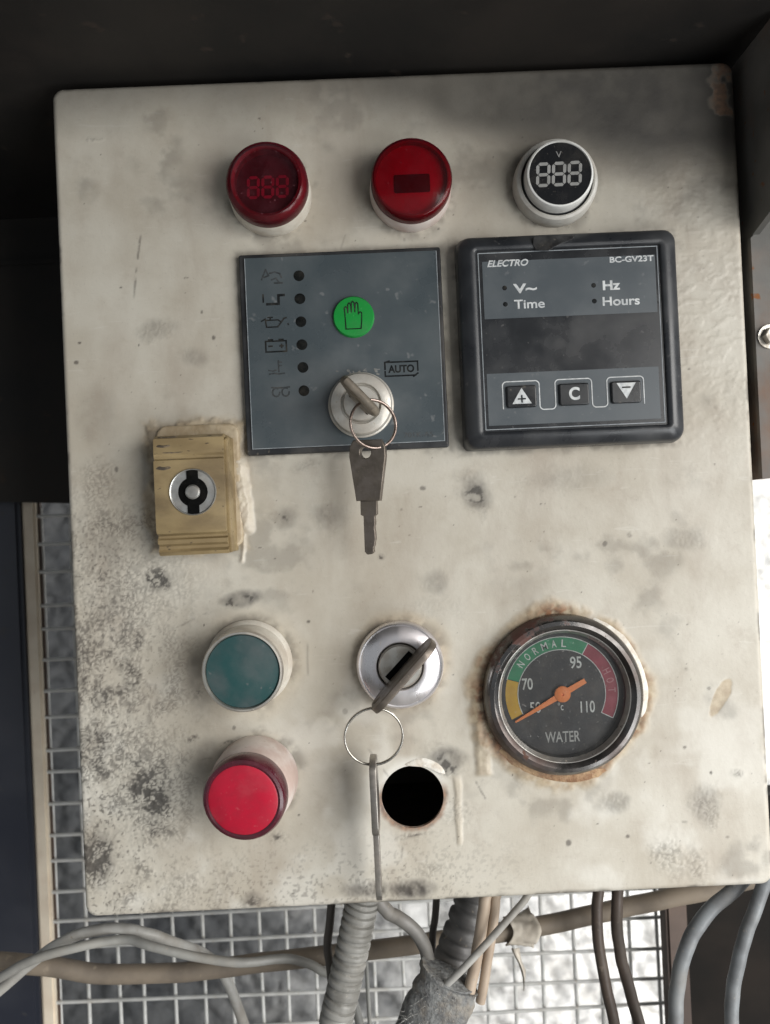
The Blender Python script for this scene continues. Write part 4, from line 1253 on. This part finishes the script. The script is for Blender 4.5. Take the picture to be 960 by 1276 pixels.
# ------------------------------------------------------------------ keys
def tooth_blade(y0, length, w, seed):
    """right and left edges of a cut blade, from the shoulder y0 downwards"""
    rng = random.Random(seed)
    R, L = [], []
    n = 7
    for i in range(n):
        ya, yb = y0 - length * i / n, y0 - length * (i + 0.6) / n
        c = w - rng.uniform(0, 0.9)
        R += [(c, ya), (c, yb)]
    return R


def key_small(name, label, loc, rot, bow=1.0, mat=STEEL, seed=2, half=1.25, bev=0.35):
    """flat cabinet key, bow up: origin at the shoulder"""
    t = thing(name, label, 'key', loc, rot)
    bow_o = [(-4.3, 0), (-6.5 * bow, 15.2), (-6.3 * bow, 18.6), (-5.0 * bow, 20.9), (5.0 * bow, 20.9), (6.3 * bow, 18.6), (6.5 * bow, 15.2), (4.3, 0)]
    flat('bow', [bow_o, circle(-0.6, 16.6, 2.0, 20)], -half, half, mat, t, bev)
    R = tooth_blade(-5.2, 12.4, 2.3, seed)
    out = [(-2.9, 0.0), (-2.9, -4.8), (-1.9, -5.2), (-1.7, -17.4), (-0.8, -18.4), (0.9, -18.2), (1.6, -17.4)] + R[::-1] + [(2.6, -4.8), (2.9, -4.6), (2.9, 0.0)]
    flat('blade', [out], -0.95, 0.95, mat, t, 0.2)
    return t


def key_round(name, label, loc, rot, mat=STEEL, seed=5, bw=31.0, hole=(-12.6, 8.6), bh=18.0):
    """ignition key with a broad rounded bow: origin at the shoulder"""
    t = thing(name, label, 'key', loc, rot)
    flat('bow', [rrect(0, bh / 2, bw, bh, min(6.0, bw * .3), 8), circle(*hole, 1.7, 20)], -1.2, 1.2, mat, t, 0.35)
    R = tooth_blade(-2.0, 19, 3.3, seed)
    out = [(-3.6, 0.0), (-3.4, -21.0), (-1.4, -23.4), (1.2, -23.4), (2.4, -21.4)] + R[::-1] + [(3.6, 0.0)]
    flat('blade', [out], -1.0, 1.0, mat, t, 0.2)
    return t


def inserted(o, u, v, h, ang):
    """point the key into the front: bow towards the viewer, its width turned to `ang` degrees"""
    c, s = math.cos(math.radians(ang)), math.sin(math.radians(ang))
    M = Matrix(((c, -s, 0, u * MM), (0, 0, -1, -h * MM), (s, c, 0, Z0 + v * MM), (0, 0, 0, 1)))
    o.matrix_world = M
    return o


def key_ring(name, label, centre, R, r, nrm, mat):
    c = Vector(centre)
    n = Vector(nrm).normalized()
    a = n.cross(Vector((0, 0, 1))).normalized()
    b = n.cross(a).normalized()
    pts = []
    turns = 1.85
    N = 110
    for i in range(N):
        th = 2 * math.pi * turns * i / (N - 1) + 0.7
        off = (i / (N - 1) - 0.5) * 2.0 * r * 1.15
        pts.append(c + (a * (R * math.cos(th)) + b * (R * math.sin(th)) + n * off) * MM)
    o = tube(name, pts, r * MM, mat, None, segs=10, per=1)
    return tag(o, label, 'key ring')


k = key_small('key', 'small dusty key pushed into the switch on the slate controller', pos(0, 0), (0, 0, 0), 1.34, pm('dusty_key', (0.26, 0.225, 0.18), (0.17, 0.145, 0.115), rough=0.45, metal=0.5, dust=0.3, scale=200), 3, 1.5, 1.3)
inserted(k, -17.0, 29.6, 9.2, -48)
key_ring('key_ring', 'small coppery key ring hanging below the slate controller switch', pos(-13.0, 20.8, 20.0), 8.3, 0.45, (0.42, -1.0, 0.10), RINGM)
k = key_small('key', 'small dark flat key dangling from the coppery ring', pos(-15.6, -5.2, 17.0), rad(2, 2.0, -17), 1.0, STEEL, 4)

k = key_round('key', 'dark ignition key turned in the chrome ignition switch', pos(0, 0), (0, 0, 0), STEEL, 6)
inserted(k, -6.4, -65.4, 7.4, 46)
key_ring('key_ring', 'thin steel key ring hanging from the ignition key', pos(-17.6, -86.0, 16.0), 10.0, 0.40, (0.10, -1.0, -0.10), RINGS)
k = key_round('key', 'steel key seen edge-on, dangling over the lower edge of the box', pos(-18.2, -119.6, 13.0), rad(0, -1.6, 88), pm('bright_key_steel', (0.36, 0.34, 0.31), (0.24, 0.22, 0.2), rough=0.32, metal=0.85, dust=0.2, scale=200), 7, 14.0, (0, 24.0), 26.0)


# ------------------------------------------------------------------ conduit, hoses and cables under the box
def cable(name, label, cat, pts, depth, r, mat, squash=1.0, per=8, segs=14):
    # hand-bent: small kinks between the main bends, sheath slightly uneven
    rng = random.Random(label)
    P = spline(mpath(pts, depth), 3)
    P = [p + Vector((rng.gauss(0, 1), rng.gauss(0, 1), rng.gauss(0, 1))) * (0.035 * r * MM) for p in P]
    ph = rng.uniform(0, 6)
    o = tube(name, P, r * MM, mat, None, segs=segs, per=4, squash=squash, rfun=lambda f, th: r * MM * (1 + 0.008 * math.sin(f * 23 + ph) + 0.006 * math.sin(f * 61 + 2 * th)))
    return tag(o, label, cat)


cable('conduit', 'dusty tan conduit running level behind the cables below the box', 'conduit', [(-330, -188), (-260, -191), (-195, -195.3), (-164, -199.5), (-136.6, -204), (-105.4, -204.5), (-74, -202.2), (-39, -200.1), (-4, -197.3), (24, -194.8),
      (59, -191), (87, -185.7), (108.4, -180.5, 58), (140, -171, 52)], 62, 4.1, TANPIPE)
cable('pale_cable', 'pale grey cable arching over the conduit at the left and dropping away', 'cable', [(-260, -262, 58), (-215, -228), (-187.3, -207.1), (-163, -188.8), (-149.3, -181.4), (-132.3, -178.5), (-118.9, -180.9), (-107.5, -189.1, 56), (-98, -204.7, 74), (-88.7, -223.7, 78), (-70, -290, 80)], 50, 2.3, PALEC)
cable('grey_cable', 'darker grey cable sagging beside the pale arched cable at the left', 'cable', [(-260, -235), (-184.5, -197), (-164.3, -187.1), (-145.8, -182.4), (-127.4, -181.9, 47), (-114.2, -183.2), (-97.9, -188), (-78, -191.6), (-58.2, -194.9, 50), (-45.2, -202.8, 54), (-34, -216, 60), (-25, -260, 60)], 43, 1.9, GREYC)
cable('dark_cable', 'short dark cable left of the grey corrugated hose', 'cable', [(-38, -140), (-38.5, -162.7), (-39.5, -172.5), (-41, -184), (-40, -196), (-37, -240)], 36, 1.7, DARKC)


def corrugated(name, label, pts, depth, r, amp, ribs, mat):
    def rf(f, th):
        p = (f * ribs) % 1.0
        return (r + amp * (1 if 0.18 < p < 0.82 else -1) * (1 - 0.25 * abs(p - .5))) * MM
    o = tube(name, mpath(pts, depth), r * MM, mat, None, segs=28, per=max(8, int(ribs * 7 / (len(pts) - 1))), rfun=rf)
    return tag(o, label, 'hose')


corrugated('corrugated_hose', 'light grey corrugated hose below the hanging key', [(-22, -140), (-24, -153), (-26.4, -163), (-30.2, -178), (-34.5, -194), (-39, -212), (-43, -250)], 24, 6.1, 0.55, 26, HOSEG)
corrugated('corrugated_hose', 'dark grey corrugated hose going into the frayed wrapping', [(24, -145), (21, -158), (18.2, -167.4), (13.2, -180), (8.8, -191), (5, -203)], 34, 7.0, 0.6, 11, HOSED)
cable('curved_cable', 'thick grey cable curving down into the frayed wrapping', 'cable', [(-30, -146, 28), (-19.8, -159.5), (-15, -165.5), (-9.3, -169), (-3.8, -175.5), (-1.2, -183), (-0.6, -196)], 24, 2.7, pm('thick_grey_cable', (0.20, 0.19, 0.175), (0.13, 0.125, 0.115), rough=0.5, dust=0.35, scale=60))
cable('dark_cable', 'thin dark cable between the curved cable and the dark hose', 'cable', [(5.4, -150), (4.8, -167), (3.7, -177), (1.7, -192), (0, -240)], 46, 1.5, DARKC)
cable('tan_cable', 'pinkish tan cable entering the wrapping, left of the pair', 'cable', [(23.5, -145), (22, -154), (20.9, -161), (17.8, -176), (13, -195)], 15, 2.3, PINKC)
cable('tan_cable', 'pinkish tan cable entering the wrapping, right of the pair', 'cable', [(28.2, -145), (26.4, -154), (25.2, -161), (22.4, -176), (18.0, -197)], 16, 1.9, PINKC)
cable('thin_cable', 'thin pale cable slanting across the tan cables', 'cable', [(52, -141, 8), (39.1, -151.6), (34.4, -157), (21.7, -170.2), (6.6, -184.4), (1, -190, 14)], 9, 1.35, PALEC)
cable('brown_cable', 'flat brown cable crossing the conduit, left of the two', 'cable', [(72, -146), (71, -164.7), (69.8, -174.5), (69.6, -186), (71.4, -202.5), (75.6, -228), (82, -262)], 40, 2.3, BROWNC)
cable('brown_cable', 'flat brown cable crossing the conduit, right of the two', 'cable', [(80, -146), (79.2, -163.5), (78, -174.9), (78.2, -191.3), (81.4, -207.9), (86.4, -230), (94, -262)], 40, 2.4, BROWNC)
cable('thick_cable', 'thick grey cable bending down from the right end of the box', 'cable', [(140, -143, 24), (125, -153.9), (118.4, -160.7), (107, -170.1), (99, -182.1), (94.9, -195.8), (93, -215.7), (92, -250)], 20, 2.9, BLUEC)
cable('thick_cable', 'blue-grey cable hanging at the far right below the box corner', 'cable', [(134, -134, 18), (128.9, -148.4), (125.4, -158.7), (119.6, -171.9), (115, -185.2), (112.6, -197), (111.7, -212), (112, -250)], 12, 2.6, BLUEC)
cable('grey_cable', 'slim grey cable hanging straight down beside the corrugated hose foot', 'cable', [(-27.5, -175), (-27.2, -190), (-27.0, -205), (-26.5, -250)], 70, 0.9, GREYC)


def wrapping():
    rng = np.random.RandomState(4)
    tbl = rng.rand(40, 28)

    def rf(f, th):
        k = int(th / (2 * math.pi) * 28) % 28
        j = min(39, int(f * 39))
        return (11.2 + 2.2 * f + 0.8 * (tbl[j, k] - .5) + 0.7 * math.sin(th * 3 + f * 9) + 0.5 * math.sin(f * 34 + th * 1.3)) * MM
    t = thing('frayed_wrapping', 'frayed grey cloth wrapping round the bundled cables below the box', 'wrapping', pos(2, -200, -17))
    o = tube('sleeve', [p - pos(2, -200, -17) for p in mpath([(6.4, -186.6), (5.2, -189), (3.0, -196), (-1.5, -207), (-6, -222), (-10, -245)], 17)], 12 * MM, WRAP, t, segs=28, per=8, rfun=rf, squash=0.75)
    # loose fibres
    vs, fs = [], []
    r2 = random.Random(9)
    for i in range(420):
        f = r2.random()
        c = Vector((6.4 - 12 * f, 0, -186 - 26 * f))
        th = r2.uniform(math.pi, 2 * math.pi)
        R = 11.0 + 2.0 * f
        p = c + Vector((R * math.cos(th), 17 + 0.75 * R * math.sin(th), 0))
        d = Vector((math.cos(th) + r2.uniform(-1, 1), math.sin(th) * .8 + r2.uniform(-.5, .2), r2.uniform(-1, 1))).normalized()
        q = p + d * r2.uniform(0.8, 3.0)
        w = Vector((r2.uniform(-1, 1), r2.uniform(-1, 1), r2.uniform(-1, 1))).normalized() * 0.10
        b = len(vs)
        base = Vector((2, 17, -200))
        vs += [(x - base) * MM for x in (p - w, p + w, q)]
        fs.append((b, b + 1, b + 2))
    me = bpy.data.meshes.new('fibres')
    me.from_pydata([tuple(v) for v in vs], [], fs)
    o = link('fibres', me, PALEC, t)
    o['kind'] = 'stuff'
    return t


wrapping()


def tape_wrap():
    """loose turns of cream tape round the conduit, with a torn tail hanging down"""
    c = Vector((42, 60, -192.6))
    t = thing('torn_tape', 'torn cream tape wound on the conduit with a tail hanging down', 'tape', pos(42, -192.6, -60))
    rng = random.Random(6)
    vs, fs = [], []
    nx, nt = 14, 40
    for i in range(nx):
        f = i / (nx - 1)
        for k in range(nt):
            a = 2 * math.pi * k / nt
            x = -6.5 + 11.5 * f + 1.6 * math.sin(a * 2 + 0.6) * (1 if f in (0, 1) else 0.5)
            r = 4.9 + 3.4 * f ** 1.5 * (0.75 + 0.35 * math.sin(a * 3 + 1)) + 0.55 * math.sin(a * 7 + 5 * f) * f + rng.uniform(-.28, .28) + 1.6 * max(0, math.sin(a)) * (1 - f)
            vs.append((x * MM, -r * math.cos(a) * MM, (r * math.sin(a) + x * 0.11) * MM))
    for i in range(nx - 1):
        for k in range(nt):
            l = (k + 1) % nt
            fs.append((i * nt + k, i * nt + l, (i + 1) * nt + l, (i + 1) * nt + k))
    o = link('turns', mesh_from('turns', vs, fs, angle=70), TAPE, t)
    md = o.modifiers.new('thickness', 'SOLIDIFY')
    md.thickness = 0.0004
    vs, fs = [], []
    tail = [(-4.5, -4.5, 3.6), (-3.6, -8, 2.6), (-2.6, -11, 1.7), (-1.6, -14, 2.2), (-1.2, -17, 1.5), (-1.4, -20, 0.9), (-1.7, -22.5, 0.3)]
    for i, (x, z, w) in enumerate(tail):
        for s_, y in ((-1, -6.2), (-.2, -6.9 - 0.5 * (i % 2)), (1, -6.0 + 0.8 * (i % 3))):
            vs.append(((x + s_ * w / 2) * MM, y * MM, z * MM))
    for i in range(len(tail) - 1):
        for k in range(2):
            fs.append((i * 3 + k, i * 3 + k + 1, i * 3 + 4 + k, i * 3 + 3 + k))
    o = link('tail', mesh_from('tail', vs, fs, angle=80), TAPE, t)
    md = o.modifiers.new('thickness', 'SOLIDIFY')
    md.thickness = 0.0004
    return t


tape_wrap()
